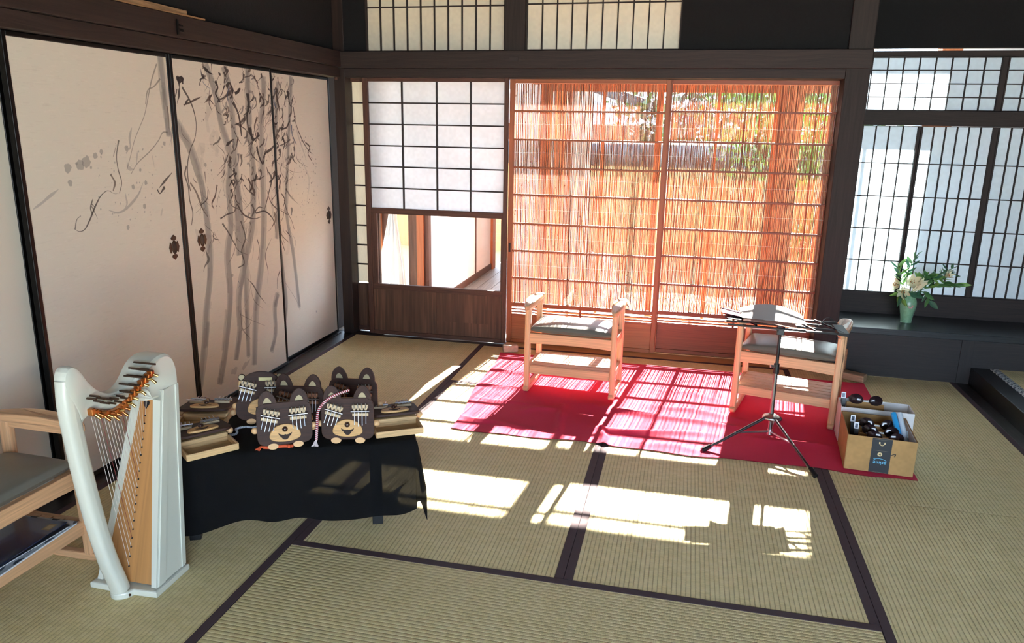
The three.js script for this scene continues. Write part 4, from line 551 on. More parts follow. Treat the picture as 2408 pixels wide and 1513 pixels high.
// ---------------------------------------------------------------- lever harp
{
  const white = phys('#d9dacb', 0.32, { clearcoat: 0.5, clearcoatRoughness: 0.2 }), tan = std('#cf9458', 0.5, { map: rep(woodPale, 3, 0.8) }), pale = std('#e3cf9f', 0.5);
  const t = thing('lever_harp', 'small white lever harp with a tan soundboard and copper levers', 'harp', [0.40, 0, 0], 0);   // x across, z towards the pillar
  // soundbox: a tapering box that leans back; its front frame carries the tan board
  const H = 0.70, zf = (y) => 2.975 - 0.318 * y, zr = (y) => 2.838 - 0.215 * y, hw = (y) => lerp(0.108, 0.047, y / 0.60);
  const front = (y0, y1, a, b, c, d, th, lift) => {   // a slab lying on the leaning front face: x from a to b at y0, from c to d at y1
    const P = [[a, y0, 0], [b, y0, 0], [d, y1, 0], [c, y1, 0]].map(([x, y]) => V(x, y, zf(y) + lift)), n = V(0, 0.318, 1).normalize().multiplyScalar(-th), Q = P.map((p) => p.clone().add(n)), g = new THREE.BufferGeometry(), tri = [];
    const quad = (p, q, r, s) => tri.push(p, q, r, p, r, s); quad(...P); quad(Q[1], Q[0], Q[3], Q[2]); for (let i = 0; i < 4; i++) { const j = (i + 1) % 4; quad(P[j], P[i], Q[i], Q[j]); }
    g.setFromPoints(tri); g.computeVertexNormals(); return metricUV(g, 'y');
  };
  const solid = (y0, y1, x0a, x1a, x0b, x1b, z0a, z1a, z0b, z1b) => { const B = [V(x0a, y0, z0a), V(x1a, y0, z0a), V(x1a, y0, z1a), V(x0a, y0, z1a)], T = [V(x0b, y1, z0b), V(x1b, y1, z0b), V(x1b, y1, z1b), V(x0b, y1, z1b)], tri = []; const quad = (p, q, r, s) => tri.push(p, q, r, p, r, s); quad(B[0], B[1], B[2], B[3]); quad(T[3], T[2], T[1], T[0]); for (let i = 0; i < 4; i++) { const j = (i + 1) % 4; quad(B[j], B[i], T[i], T[j]); } const g = new THREE.BufferGeometry().setFromPoints(tri); g.computeVertexNormals(); return metricUV(g, 'y'); };
  const y1 = 0.60;
  for (const s of [-1, 1]) { const q = (y) => s * hw(y), w = 0.010; part('side_panel', solid(0.025, y1, Math.min(q(0.025), q(0.025) - s * w), Math.max(q(0.025), q(0.025) - s * w), Math.min(q(y1), q(y1) - s * w), Math.max(q(y1), q(y1) - s * w), zr(0.025), zf(0.025) - 0.004, zr(y1), zf(y1) - 0.004), white, t); part('side_batten', solid(0.025, y1, Math.min(q(0.025), q(0.025) + s * 0.004), Math.max(q(0.025), q(0.025) + s * 0.004), Math.min(q(y1), q(y1) + s * 0.004), Math.max(q(y1), q(y1) + s * 0.004), zf(0.025) - 0.036, zf(0.025) - 0.006, zf(y1) - 0.030, zf(y1) - 0.006), white, t); part('side_batten', solid(0.025, y1, Math.min(q(0.025), q(0.025) + s * 0.003), Math.max(q(0.025), q(0.025) + s * 0.003), Math.min(q(y1), q(y1) + s * 0.003), Math.max(q(y1), q(y1) + s * 0.003), zr(0.025), zr(0.025) + 0.014, zr(y1), zr(y1) + 0.010), white, t); }
  part('back_panel', solid(0.025, y1, -hw(0.025), hw(0.025), -hw(y1), hw(y1), zr(0.025) - 0.008, zr(0.025), zr(y1) - 0.008, zr(y1)), white, t);
  part('soundboard', front(0.03, 0.572, -hw(0.03) + 0.016, hw(0.03) - 0.016, -hw(0.572) + 0.026, hw(0.572) - 0.026, 0.006, -0.001), tan, t, 'tan wooden soundboard with string holes');
  for (const s of [-1, 1]) { const o = (y, k) => s * (hw(y) - k), a = [o(0.025, 0), o(0.025, 0.018)].sort((p, q) => p - q), b = [o(y1, 0), o(y1, 0.028)].sort((p, q) => p - q); part('front_frame', front(0.025, y1, a[0], a[1], b[0], b[1], 0.014, 0.003), white, t); }
  part('front_frame', front(0.572, y1 + 0.004, -hw(0.572), hw(0.572), -hw(y1), hw(y1), 0.014, 0.003), white, t);
  // neck and shoulder: one curved board that thickens from the pillar head to the top of the box
  const nk = new THREE.Shape(); nk.moveTo(2.698, 0.59); nk.bezierCurveTo(2.690, 0.665, 2.705, 0.715, 2.768, 0.715); nk.bezierCurveTo(2.835, 0.714, 2.865, 0.656, 2.93, 0.651); nk.bezierCurveTo(2.975, 0.648, 3.01, 0.672, 3.04, 0.715); nk.bezierCurveTo(3.055, 0.742, 3.070, 0.770, 3.092, 0.771); nk.bezierCurveTo(3.118, 0.768, 3.122, 0.735, 3.118, 0.690); nk.lineTo(3.078, 0.600); nk.bezierCurveTo(3.055, 0.628, 3.02, 0.604, 2.985, 0.596); nk.bezierCurveTo(2.94, 0.588, 2.90, 0.592, 2.868, 0.612); nk.bezierCurveTo(2.845, 0.628, 2.842, 0.605, 2.835, 0.582); nk.lineTo(2.79, 0.578); nk.closePath();
  { const g = extrude(nk, 0.044, 0.011, 40).rotateY(-Math.PI / 2).translate(0.022, 0, 0), p = g.attributes.position; for (let i = 0; i < p.count; i++) p.setX(i, p.getX(i) * lerp(2.15, 1, smooth(2.80, 2.93, p.getZ(i)))); g.deleteAttribute('normal'); const q = toCreasedNormals(g, 0.6); part('neck', metricUV(q, 'z'), white, t); }
  // pillar: a rounded bar that swells at the head and bends into the base
  const pil = [[3.096, 0.735], [3.100, 0.66], [3.092, 0.55], [3.078, 0.42], [3.058, 0.28], [3.030, 0.14], [3.004, 0.05], [2.998, 0.024]];
  const crv = new THREE.CatmullRomCurve3(pil.map(([z, y]) => V(0, y, z))), rings = 48, rad = 20, pos = [], idx = [];
  for (let i = 0; i <= rings; i++) { const p = crv.getPointAt(i / rings), g = crv.getTangentAt(i / rings), n = V(0, -g.z, g.y), k = i / rings, rz = lerp(0.0275, 0.024, k) , rx = lerp(0.021, 0.026, k); for (let j = 0; j <= rad; j++) { const a = (j / rad) * Math.PI * 2, ca = Math.sign(Math.cos(a)) * Math.pow(Math.abs(Math.cos(a)), 0.7), sa = Math.sign(Math.sin(a)) * Math.pow(Math.abs(Math.sin(a)), 0.7); const q = p.clone().add(V(rx * ca, 0, 0)).addScaledVector(n, rz * sa); pos.push(q.x, q.y, q.z); } }
  for (let i = 0; i < rings; i++) for (let j = 0; j < rad; j++) { const a = i * (rad + 1) + j, b = a + rad + 1; idx.push(a, b, a + 1, b, b + 1, a + 1); }
  const pg = new THREE.BufferGeometry(); pg.setAttribute('position', new THREE.Float32BufferAttribute(pos, 3)); pg.setIndex(idx); pg.computeVertexNormals(); part('pillar', pg, white, t);
  // foot plate with a nose under the pillar
  const bp = new THREE.Shape(); bp.moveTo(-0.118, -2.988); bp.lineTo(-0.035, -2.990); bp.quadraticCurveTo(-0.028, -3.024, 0, -3.026); bp.quadraticCurveTo(0.028, -3.024, 0.040, -2.990); bp.lineTo(0.118, -2.986); bp.lineTo(0.114, -2.822); bp.lineTo(-0.114, -2.822); bp.closePath();
  part('foot_plate', extrude(bp, 0.022, 0.005, 8).rotateX(-Math.PI / 2).translate(0, 0.001, 0), white, t);
  part('foot_screw', new THREE.CylinderGeometry(0.004, 0.004, 0.003, 10).rotateX(Math.PI / 2).translate(0.036, 0.012, 3.003), M.bronze, t);
  const hs = new THREE.Shape(); hs.moveTo(0, -0.012); hs.bezierCurveTo(-0.016, 0.001, -0.011, 0.012, -0.004, 0.011); hs.quadraticCurveTo(-0.001, 0.010, 0, 0.006); hs.quadraticCurveTo(0.001, 0.010, 0.004, 0.011); hs.bezierCurveTo(0.011, 0.012, 0.016, 0.001, 0, -0.012);
  part('heart_inlay', extrude(hs, 0.002, 0.0004, 10).rotateX(-0.31).translate(0, 0.556, zf(0.556) + 0.0005), M.black, t, 'small black heart');
  // strings with pins, levers and holes
  const S = 20;
  for (let i = 0; i < S; i++) {
    const k = i / (S - 1), z = lerp(3.052, 2.832, k), yt = 0.618 - 0.036 * Math.sin(Math.PI * clamp(k * 1.15)) + 0.045 * k * k * k, yb = lerp(0.075, 0.545, Math.pow(k, 0.94)), b = [0, yb, zf(yb) + 0.001], x0 = lerp(0.026, 0.05, smooth(0.6, 1, k));
    const a = [x0, yt, z];
    part('string', rod(a, b, k < 0.6 ? 0.0007 : 0.0005, undefined, 5), i % 7 === 3 ? std('#7d2730', 0.4) : M.stringMat ?? (M.stringMat = std('#d8d2c8', 0.4)), t);
    part('string_hole', new THREE.SphereGeometry(0.0028, 8, 6).translate(...b), M.black, t);
    const py = yt + 0.030 + 0.012 * (i % 2) + 0.02 * (1 - k), pin = part('tuning_pin', rod([0, py, z + 0.002], [x0 + 0.026, py, z + 0.002], 0.0028, 0.0034, 8), M.bronze, t);
    const lv = part('lever', cb(0.018, 0.021, 0.0145, x0 + 0.004, yt + 0.010, z, 0.003), M.copper, t, 'copper sharping lever'); part('lever_arm', rod([x0 + 0.004, yt + 0.010, z], [x0 + 0.022, yt - 0.012 + 0.012 * (i % 3), z - 0.010], 0.0032, 0.0046, 8), k > 0.55 || i % 4 === 0 ? M.brass : M.copper, lv);
  }
}

// ---------------------------------------------------------------- bear shaped thumb pianos
const walnut = std('#4a2a1e', 0.65, { map: grainFine, bumpMap: rep(specks, 20, 20), bumpScale: 0.0003 }), bone = std('#eab878', 0.5, { map: rep(woodPale, 8, 6) }), maple = std('#edc48c', 0.5, { map: rep(woodPale, 8, 4) }), peg = std('#e2b684', 0.5), bridgeWood = std('#cdb693', 0.6), darkBridge = std('#8c5d42', 0.6), nose = phys('#3a1f16', 0.3, { clearcoat: 0.6 });
const rr = (w, h, r) => { const s = new THREE.Shape(); s.moveTo(-w + r, -h); s.lineTo(w - r, -h); s.quadraticCurveTo(w, -h, w, -h + r); s.lineTo(w, h - r); s.quadraticCurveTo(w, h, w - r, h); s.lineTo(-w + r, h); s.quadraticCurveTo(-w, h, -w, h - r); s.lineTo(-w, -h + r); s.quadraticCurveTo(-w, -h, -w + r, -h); return s; };
// the face lies in x-y, looking along +z, its lower edge at y = 0
function face(parent, kind) {
  const round = kind === 'round', w = 0.092, h = 0.076;
  let s; if (round) { s = new THREE.Shape(); s.moveTo(-0.055, 0); s.bezierCurveTo(-0.11, 0.004, -0.098, 0.06, -0.084, 0.085); s.bezierCurveTo(-0.082, 0.15, -0.06, 0.187, 0, 0.188); s.bezierCurveTo(0.06, 0.187, 0.082, 0.15, 0.084, 0.085); s.bezierCurveTo(0.098, 0.06, 0.11, 0.004, 0.055, 0); s.closePath(); }
  const g = round ? extrude(s, 0.010, 0.002, 18) : extrude(rr(w, h, 0.034), 0.010, 0.002, 18).translate(0, h, 0);
  part('face_plate', metricUV(g, 'x'), walnut, parent);
  const top = round ? 0.176 : 0.152;
  for (const e of [-1, 1]) {
    const ear = new THREE.Shape(), hole = new THREE.Path();
    if (round) { ear.absarc(0, 0, 0.028, 0, 6.2832); hole.absarc(0, 0, 0.0115, 0, 6.2832, true); } else { ear.moveTo(-0.031, -0.008); ear.bezierCurveTo(-0.031, 0.024, -0.014, 0.046, 0.003, 0.045); ear.bezierCurveTo(0.018, 0.042, 0.031, 0.016, 0.031, -0.008); ear.closePath(); hole.moveTo(-0.0155, -0.003); hole.bezierCurveTo(-0.0155, 0.010, -0.007, 0.023, 0.002, 0.022); hole.bezierCurveTo(0.009, 0.020, 0.0155, 0.008, 0.0155, -0.003); hole.closePath(); }
    ear.holes.push(hole); const inner = new THREE.Shape(hole.getPoints(14));
    const mir = (q) => { if (e > 0 && !round) { q.scale(-1, 1, 1); const ix = q.index; q = q.toNonIndexed ? (ix ? q.toNonIndexed() : q) : q; const p = q.attributes.position, n = q.attributes.normal; for (let i = 0; i < p.count; i += 3) for (const a of [p, n]) { const v = [0, 1, 2].map((k) => a.getComponent(i + 1, k)); for (let k = 0; k < 3; k++) { a.setComponent(i + 1, k, a.getComponent(i + 2, k)); a.setComponent(i + 2, k, v[k]); } } } return q; };
    const at = round ? [e * 0.068, 0.166] : [e * 0.052, top];
    const o = part('ear', mir(extrude(ear, 0.010, 0.0015, 14)).rotateZ(round ? 0 : -e * 0.10).translate(at[0], at[1], -0.001), walnut, parent); part('inner_ear', mir(extrude(inner, 0.003, 0.0005, 14)).rotateZ(round ? 0 : -e * 0.10).translate(at[0], at[1], -0.0005), std('#b9aa86', 0.7), o);
  }
  const my = round ? 0.050 : 0.040, mz = new THREE.Shape(); mz.moveTo(-0.052, -0.004); mz.bezierCurveTo(-0.060, -0.036, 0.060, -0.036, 0.052, -0.004); mz.bezierCurveTo(0.048, 0.018, 0.030, 0.036, 0, 0.036); mz.bezierCurveTo(-0.030, 0.036, -0.048, 0.018, -0.052, -0.004);
  part('muzzle', metricUV(extrude(mz, 0.008, 0.0025, 20), 'x').translate(0, my, 0.009), bone, parent, 'pale wooden muzzle');
  part('nose', new THREE.SphereGeometry(0.0095, 18, 14).scale(1, 1, 0.8).translate(0, my + 0.019, 0.021), nose, parent);
  const sm = new THREE.Shape(); sm.moveTo(-0.023, 0.004); sm.quadraticCurveTo(-0.016, -0.003, -0.004, -0.004); sm.quadraticCurveTo(0, -0.001, 0.004, -0.004); sm.quadraticCurveTo(0.016, -0.003, 0.023, 0.004); sm.quadraticCurveTo(0.020, -0.009, 0.014, -0.010); sm.quadraticCurveTo(0.009, -0.022, 0, -0.022); sm.quadraticCurveTo(-0.009, -0.022, -0.014, -0.010); sm.quadraticCurveTo(-0.020, -0.009, -0.023, 0.004);
  part('mouth', extrude(sm, 0.0012, 0.0003, 10).translate(0, my + 0.002, 0.0166), M.darkMouth ?? (M.darkMouth = std('#2a1710', 0.7)), parent);
  for (const e of [-1, 1]) {   // the two sets of keys stand where the eyes would be
    const k = new THREE.Group(); k.name = 'key_set'; k.position.set(e * 0.046, round ? 0.128 : 0.106, 0.010); k.rotation.z = e < 0 ? -0.30 : 0.02; parent.add(k);
    const bw = kind === 'reddish' ? darkBridge : bridgeWood;
    part('bridge', cb(0.056, 0.012, 0.012, 0, 0.018, 0.006, 0.0015), bw, k); part('bridge', cb(0.056, 0.011, 0.009, 0, -0.012, 0.0045, 0.0015), bw, k); part('pressure_bar', rod([-0.032, 0.002, 0.013], [0.032, 0.002, 0.013], 0.0026, 0.0026, 10), M.steel, k);
    for (let i = 0; i < 4; i++) { const x = -0.020 + i * 0.0133, l = 0.052 - Math.abs(i - 1.2) * 0.006; part('key', tube([[x, 0.031, 0.016], [x, 0.018, 0.0128], [x, 0.002, 0.0105], [x, -0.012, 0.0115], [x, -l, 0.020]], 0.0016, 14, 6), M.steel, k); part('saddle', cb(0.009, 0.012, 0.006, x, 0.012, 0.010, 0.0015), bw, k); }
  }
  if (round) part('paper_label', cb(0.048, 0.012, 0.0008, 0.012, 0.160, 0.0104, 0).rotateZ(-0.03), std('#d9cf9a', 0.7), parent);
}
function standing(label, kind, pos, turn, tilt = -0.06) {
  const t = thing('thumb_piano', label, 'thumb piano', pos, turn, 'bear faced thumb pianos'); t.rotation.order = 'YXZ'; t.rotation.x = tilt;
  const f = new THREE.Group(); f.name = 'face'; f.position.set(0, 0.014, 0.022); t.add(f); face(f, kind);
  const hh = kind === 'round' ? 0.16 : 0.136; part('resonator_box', metricUV(extrude(rr(0.083, hh / 2, 0.03), 0.040, 0.003, 12), 'x').translate(0, 0.020 + hh / 2, -0.019), maple, t);
  for (const e of [-1, 1]) { const r = new THREE.CylinderGeometry(0.0175, 0.0175, 0.034, 20).rotateX(Math.PI / 2); part('foot', r.scale(1, 0.62, 1).translate(e * 0.042, 0.011, 0.016), peg, t); part('hand', new THREE.SphereGeometry(0.0115, 14, 10).scale(1.1, 1, 1).translate(e * 0.098, 0.068, 0.012), peg, t); }
  return t;
}
const ty = TH + 0.0045;
standing('thumb piano with a pointed-eared bear face, front, orange tassel at its feet', 'pointed', [0.700, ty, 2.500], 0.56);
standing('thumb piano with a pointed-eared bear face, red and white cord hanging over one ear', 'pointed', [0.897, ty, 2.402], 0.28);
standing('thumb piano with a pointed-eared bear face partly hidden behind the front two', 'reddish', [0.676, ty, 2.335], 0.20);
standing('reddish thumb piano with a pointed-eared bear face behind the one with the cord', 'reddish', [0.832, ty, 2.205], 0.16);
standing('thumb piano with a round-eared bear face and a paper label on its forehead', 'round', [0.512, ty, 2.320], 0.38);
function lying(label, pos, turn) {   // on its back, the drawer of its box pulled out towards the viewer
  const t = thing('thumb_piano', label, 'thumb piano', pos, turn, 'bear faced thumb pianos');
  part('resonator_box', metricUV(new RoundedBoxGeometry(0.165, 0.034, 0.10, 2, 0.006), 'x').translate(0, 0.018, -0.03), maple, t);
  const d = part('drawer', cb(0.17, 0.005, 0.096, 0, 0.005, 0.066, 0.001), maple, t); part('drawer_side', cb(0.17, 0.024, 0.008, 0, 0.014, 0.112, 0.002), maple, d); for (const e of [-1, 1]) part('drawer_side', cb(0.008, 0.024, 0.096, e * 0.083, 0.014, 0.066, 0.002), maple, d); part('drawer_side', cb(0.155, 0.018, 0.005, 0, 0.012, 0.020, 0.001), maple, d);
  const f = new THREE.Group(); f.name = 'face'; f.position.set(0, 0.056, 0.052); f.rotation.x = -Math.PI / 2 - 0.12; t.add(f); face(f, 'pointed');
  for (const e of [-1, 1]) { part('hand', new THREE.SphereGeometry(0.0125, 14, 10).translate(e * 0.096, 0.030, -0.006), peg, t); }
  return t;
}
lying('thumb piano lying on its back beside the harp, front of the two there', [0.424, ty, 2.574], 0.90);
lying('thumb piano lying on its back beside the harp, rear of the two there', [0.303, ty, 2.372], 0.28);
lying('thumb piano lying on its back alone at the window end of the table', [0.998, ty, 2.226], 0.56);
// cords and tassels
function cord(label, pts, r, mats, turns, name = 'twisted_cord') {
  const t = thing(name, label, 'cord'), c = new THREE.CatmullRomCurve3(pts.map((p) => V(...p))), n = 160;
  mats.forEach((m, k) => { const q = []; for (let i = 0; i <= n; i++) { const s = i / n, p = c.getPointAt(s), g = c.getTangentAt(s), b = V(0.3, 1, 0.2).cross(g).normalize(), d = g.clone().cross(b), a = s * turns * 6.2832 + (k / mats.length) * 6.2832; q.push(p.addScaledVector(b, Math.cos(a) * r).addScaledVector(d, Math.sin(a) * r)); } part('strand', tube(q, r * 1.05, 320, 6), m, t); });
  return t;
}
const redYarn = std('#a8283a', 0.9), whiteYarn = std('#ecdfdf', 0.9), greyYarn = std('#c9cfd6', 0.6), greyYarn2 = std('#8f98a4', 0.6), orangeYarn = std('#e0603a', 0.9);
const rc = cord('red and white twisted cord draped from the ear of a thumb piano to its foot', [[0.903, 0.515, 2.402], [0.870, 0.507, 2.435], [0.835, 0.485, 2.448], [0.812, 0.45, 2.462], [0.808, 0.40, 2.468], [0.806, 0.345, 2.476]], 0.0026, [redYarn, whiteYarn], 34);
{ const R = rng(9); for (let i = 0; i < 14; i++) part('tassel_thread', tube([[0.806, 0.347, 2.476], [0.806 + (R() - 0.5) * 0.014, 0.338, 2.480 + R() * 0.006], [0.808 + (R() - 0.5) * 0.026, 0.3285, 2.484 + R() * 0.012]], 0.0014, 8, 5), whiteYarn, rc); }
cord('silvery twisted cord lying on the black cloth behind the lying thumb pianos', [[0.545, 0.331, 2.36], [0.515, 0.331, 2.395], [0.480, 0.331, 2.405], [0.462, 0.331, 2.43], [0.482, 0.331, 2.455], [0.486, 0.331, 2.475], [0.47, 0.331, 2.485]], 0.0022, [greyYarn, greyYarn2], 34);
{ const t = cord('orange tassel cord by the feet of the front thumb piano', [[0.735, 0.331, 2.512], [0.70, 0.333, 2.528], [0.665, 0.331, 2.545], [0.645, 0.332, 2.552]], 0.003, [orangeYarn, orangeYarn], 16, 'tassel_cord'), R = rng(19); part('bead', new THREE.SphereGeometry(0.0065, 12, 8).translate(0.728, 0.334, 2.526), orangeYarn, t); for (let i = 0; i < 20; i++) part('tassel_thread', tube([[0.650, 0.334, 2.552], [0.642 + (R() - 0.5) * 0.012, 0.337, 2.556 + R() * 0.004], [0.632 + (R() - 0.5) * 0.022, 0.3275, 2.562 + R() * 0.012]], 0.0016, 8, 5), orangeYarn, t); }

// ---------------------------------------------------------------- cardboard box of sunglasses
{
  const kraft = std('#b9905a', 0.85, { map: mottled }), kraftIn = std('#a98350', 0.9), white = std('#dfdfda', 0.8);
  const tapeTex = (() => { const W = 256, H = 512, cv = document.createElement('canvas'); cv.width = W; cv.height = H; const c = cv.getContext('2d'); c.fillStyle = '#23272b'; c.fillRect(0, 0, W, H);
    c.fillStyle = '#c8b48a'; c.font = '13px sans-serif'; c.textAlign = 'center'; for (const y of [14, 178, 500]) { c.save(); c.translate(128, y); c.rotate(Math.PI); c.fillRect(-100, -1, 200, 1.5); c.restore(); }
    c.strokeStyle = '#d8c08e'; c.fillStyle = '#d8c08e'; c.lineWidth = 9; c.beginPath(); c.arc(128, 72, 27, -0.15, Math.PI + 0.15); c.stroke(); c.fillRect(86, 48, 17, 30); c.fillRect(153, 48, 17, 30);
    c.beginPath(); c.arc(116, 232, 31, 0, 6.2832); c.fill(); c.fillStyle = '#23272b'; c.beginPath(); c.moveTo(100, 232); c.lineTo(128, 216); c.lineTo(128, 248); c.closePath(); c.fill();
    c.save(); c.translate(128, 352); c.rotate(Math.PI); c.fillStyle = '#66b6d6'; c.font = 'bold 62px sans-serif'; c.fillText('prime', 0, 16); c.strokeStyle = '#66b6d6'; c.lineWidth = 7; c.beginPath(); c.moveTo(-74, 34); c.quadraticCurveTo(0, 74, 78, 44); c.stroke(); c.beginPath(); c.moveTo(58, 38); c.lineTo(80, 42); c.lineTo(76, 62); c.stroke(); c.restore();
    const t = new THREE.CanvasTexture(cv); t.colorSpace = THREE.SRGBColorSpace; t.magFilter = THREE.LinearFilter; return t; })();
  const t = thing('cardboard_box', 'open brown cardboard box of sunglasses with a dark printed tape on the front', 'box', [2.905, 0.0095, 1.318], -0.085), w = 0.134, d = 0.145, h = 0.158;
  part('front_panel', cb(2 * w, h, 0.004, 0, h / 2, d, 0.001), kraft, t); part('back_panel', cb(2 * w, h, 0.004, 0, h / 2, -d, 0.001), kraft, t); part('bottom_panel', cb(2 * w, 0.004, 2 * d, 0, 0.002, 0, 0.001), kraftIn, t);
  for (const s of [-1, 1]) part('side_panel', cb(0.004, h, 2 * d, s * w, h / 2, 0, 0.001), kraft, t); part('inner_lining', cb(0.002, h - 0.006, 2 * d - 0.012, w - 0.0035, h / 2, 0, 0.0005), white, t, 'pale paper lining');
  const uv = (g) => { const p = g.attributes.position, u = g.attributes.uv; for (let i = 0; i < p.count; i++) u.setXY(i, (p.getX(i) - (-0.038)) / 0.078, p.getY(i) / 0.156); return g; };
  part('printed_tape', uv(new THREE.BoxGeometry(0.078, 0.156, 0.0008).translate(0.001, 0.079, 0)).translate(0, 0, d + 0.0025), std('#ffffff', 0.45, { map: tapeTex }), t, 'dark tape with pale and blue print');
  const hook = new THREE.Shape(); hook.moveTo(0, 0); hook.quadraticCurveTo(0.008, 0.010, 0.020, 0.008); hook.lineTo(0.017, -0.004); hook.lineTo(0.013, -0.004); hook.lineTo(0.0155, 0.0045); hook.quadraticCurveTo(0.009, 0.006, 0.0025, -0.001); hook.closePath(); part('printed_mark', extrude(hook, 0.0008, 0.0001, 6).translate(0.040, 0.086, d + 0.002), M.black, t);
  const lens = phys('#2a1c20', 0.16, { clearcoat: 0.6 }), card = std('#b48a56', 0.85), white2 = std('#d7dde2', 0.4), priceMat = std('#e6e6ea', 0.6);
  function glasses(label, x, y, z, turn, tagOn = true, lean = -0.12) {
    const g = thing('sunglasses', label, 'sunglasses', [x, y, z], turn, 'sunglasses on brown cards'); g.rotation.order = 'YXZ'; g.rotation.x = lean; g.scale.setScalar(1.14);
    const ls = (e) => { const s = new THREE.Shape(); s.moveTo(e * 0.010, 0.006); s.bezierCurveTo(e * 0.014, 0.030, e * 0.036, 0.036, e * 0.052, 0.028); s.bezierCurveTo(e * 0.066, 0.022, e * 0.068, 0.004, e * 0.060, -0.004); s.bezierCurveTo(e * 0.044, -0.014, e * 0.018, -0.014, e * 0.010, 0.006); return new THREE.Shape(e < 0 ? s.getPoints(16).reverse() : s.getPoints(16)); };
    const geo = (e) => { const o = ls(1).getPoints(20), n = o.length - 1, c = new THREE.Vector2(0.037, 0.010); return sheet(48, 6, (u, v) => { const a = u * n, k = Math.min(n - 1, Math.floor(a)), q = o[k].clone().lerp(o[k + 1], a - k), r = 1 - v, x = c.x + (q.x - c.x) * r, y = c.y + (q.y - c.y) * r; return V(e * x, y, 0.006 - 3.2 * x * x + 0.005 * (1 - r * r)); }, e > 0 ? 0.002 : -0.002); };
    for (const e of [-1, 1]) { part('lens', geo(e).translate(0, 0.052, 0.010), lens, g); part('temple', rod([e * 0.064, 0.066, -0.002], [e * 0.060, 0.058, -0.040], 0.002), M.blackPlastic, g); }
    part('bridge', cb(0.022, 0.006, 0.005, 0, 0.056, 0.012, 0.002), white2, g); 
    const cs = new THREE.Shape(); cs.moveTo(-0.072, 0); cs.lineTo(0.072, 0); cs.lineTo(0.072, 0.046); cs.lineTo(0.016, 0.050); cs.lineTo(0.008, 0.060); cs.lineTo(-0.008, 0.060); cs.lineTo(-0.016, 0.050); cs.lineTo(-0.072, 0.046); cs.closePath(); part('card', extrude(cs, 0.003, 0.0005, 4).translate(0, 0, 0.001), card, g);
    if (tagOn) { part('price_tag', cb(0.018, 0.026, 0.0015, -0.086, 0.072, 0.004, 0.0005).rotateZ(0), priceMat, g); part('tag_print', cb(0.010, 0.016, 0.001, -0.086, 0.072, 0.0051, 0.0002), M.steelDark, g); part('tag_strap', cb(0.016, 0.07, 0.003, -0.084, 0.030, 0.001, 0.001), M.blackPlastic, g); }
    return g;
  }
  glasses('sunglasses in the cardboard box, frontmost pair behind the tape', 2.915, 0.085, 1.415, -0.085, false);
  glasses('sunglasses in the cardboard box, middle of the three pairs', 2.908, 0.090, 1.360, -0.085);
  glasses('sunglasses in the cardboard box, rearmost of the three pairs', 2.905, 0.098, 1.295, -0.085);
  const bd = solo('white_box', merge([cb(0.312, 0.172, 0.004, 0, 0.086, 0.07, 0.001), cb(0.004, 0.172, 0.13, -0.154, 0.086, 0.005, 0.001), cb(0.004, 0.172, 0.13, 0.154, 0.086, 0.005, 0.001), cb(0.304, 0.172, 0.004, 0, 0.086, -0.06, 0.001), cb(0.304, 0.004, 0.13, 0, 0.002, 0.005, 0.001)]), phys('#e4e2e0', 0.5, { transmission: 0.15, thickness: 0 }), 'thin white plastic box standing behind the cardboard box', 'box'); bd.position.set(2.944, 0.0095, 1.075); bd.rotation.y = -0.06;
  glasses('sunglasses sticking out of the white plastic box behind the cardboard box', 2.905, 0.125, 1.06, -0.06, true, -0.25);
  const tb = (label, a, b, r, mat, col) => { const q = thing('plastic_tube', label, 'tube'); part('barrel', rod(a, b, r, r, 18), mat, q); const A = V(...a), B = V(...b), dd = B.clone().sub(A).normalize(); part('cap', rod(B.clone().addScaledVector(dd, -0.001).toArray(), B.clone().addScaledVector(dd, 0.012).toArray(), r * 1.08, r * 0.95, 18), mat, q); };
  tb('bright blue tube leaning against the back edge of the cardboard box', [2.995, 0.102, 1.385], [2.972, 0.212, 1.285], 0.0115, phys('#2f9ed8', 0.3, { clearcoat: 0.4 }));
  tb('clear whitish tube leaning beside the bright blue tube in the box', [3.018, 0.100, 1.385], [2.996, 0.214, 1.285], 0.0115, phys('#dfeaf2', 0.25, { transmission: 0.3, thickness: 0 }));
  const bag = solo('plastic_bag', sheet(10, 24, (u, v) => V(2.995 + lerp(-0.016, 0.028, u) + 0.018 * v, 0.165 - 0.11 * v - 0.004 * Math.sin(u * 9), 1.325 + 0.10 * v + 0.006 * Math.sin(u * 8 + v * 9)), 0.001), phys('#cfdbe4', 0.15, { transmission: 0.5, thickness: 0 }), 'crinkled clear plastic bag hanging below the tubes in the box', 'bag');
}

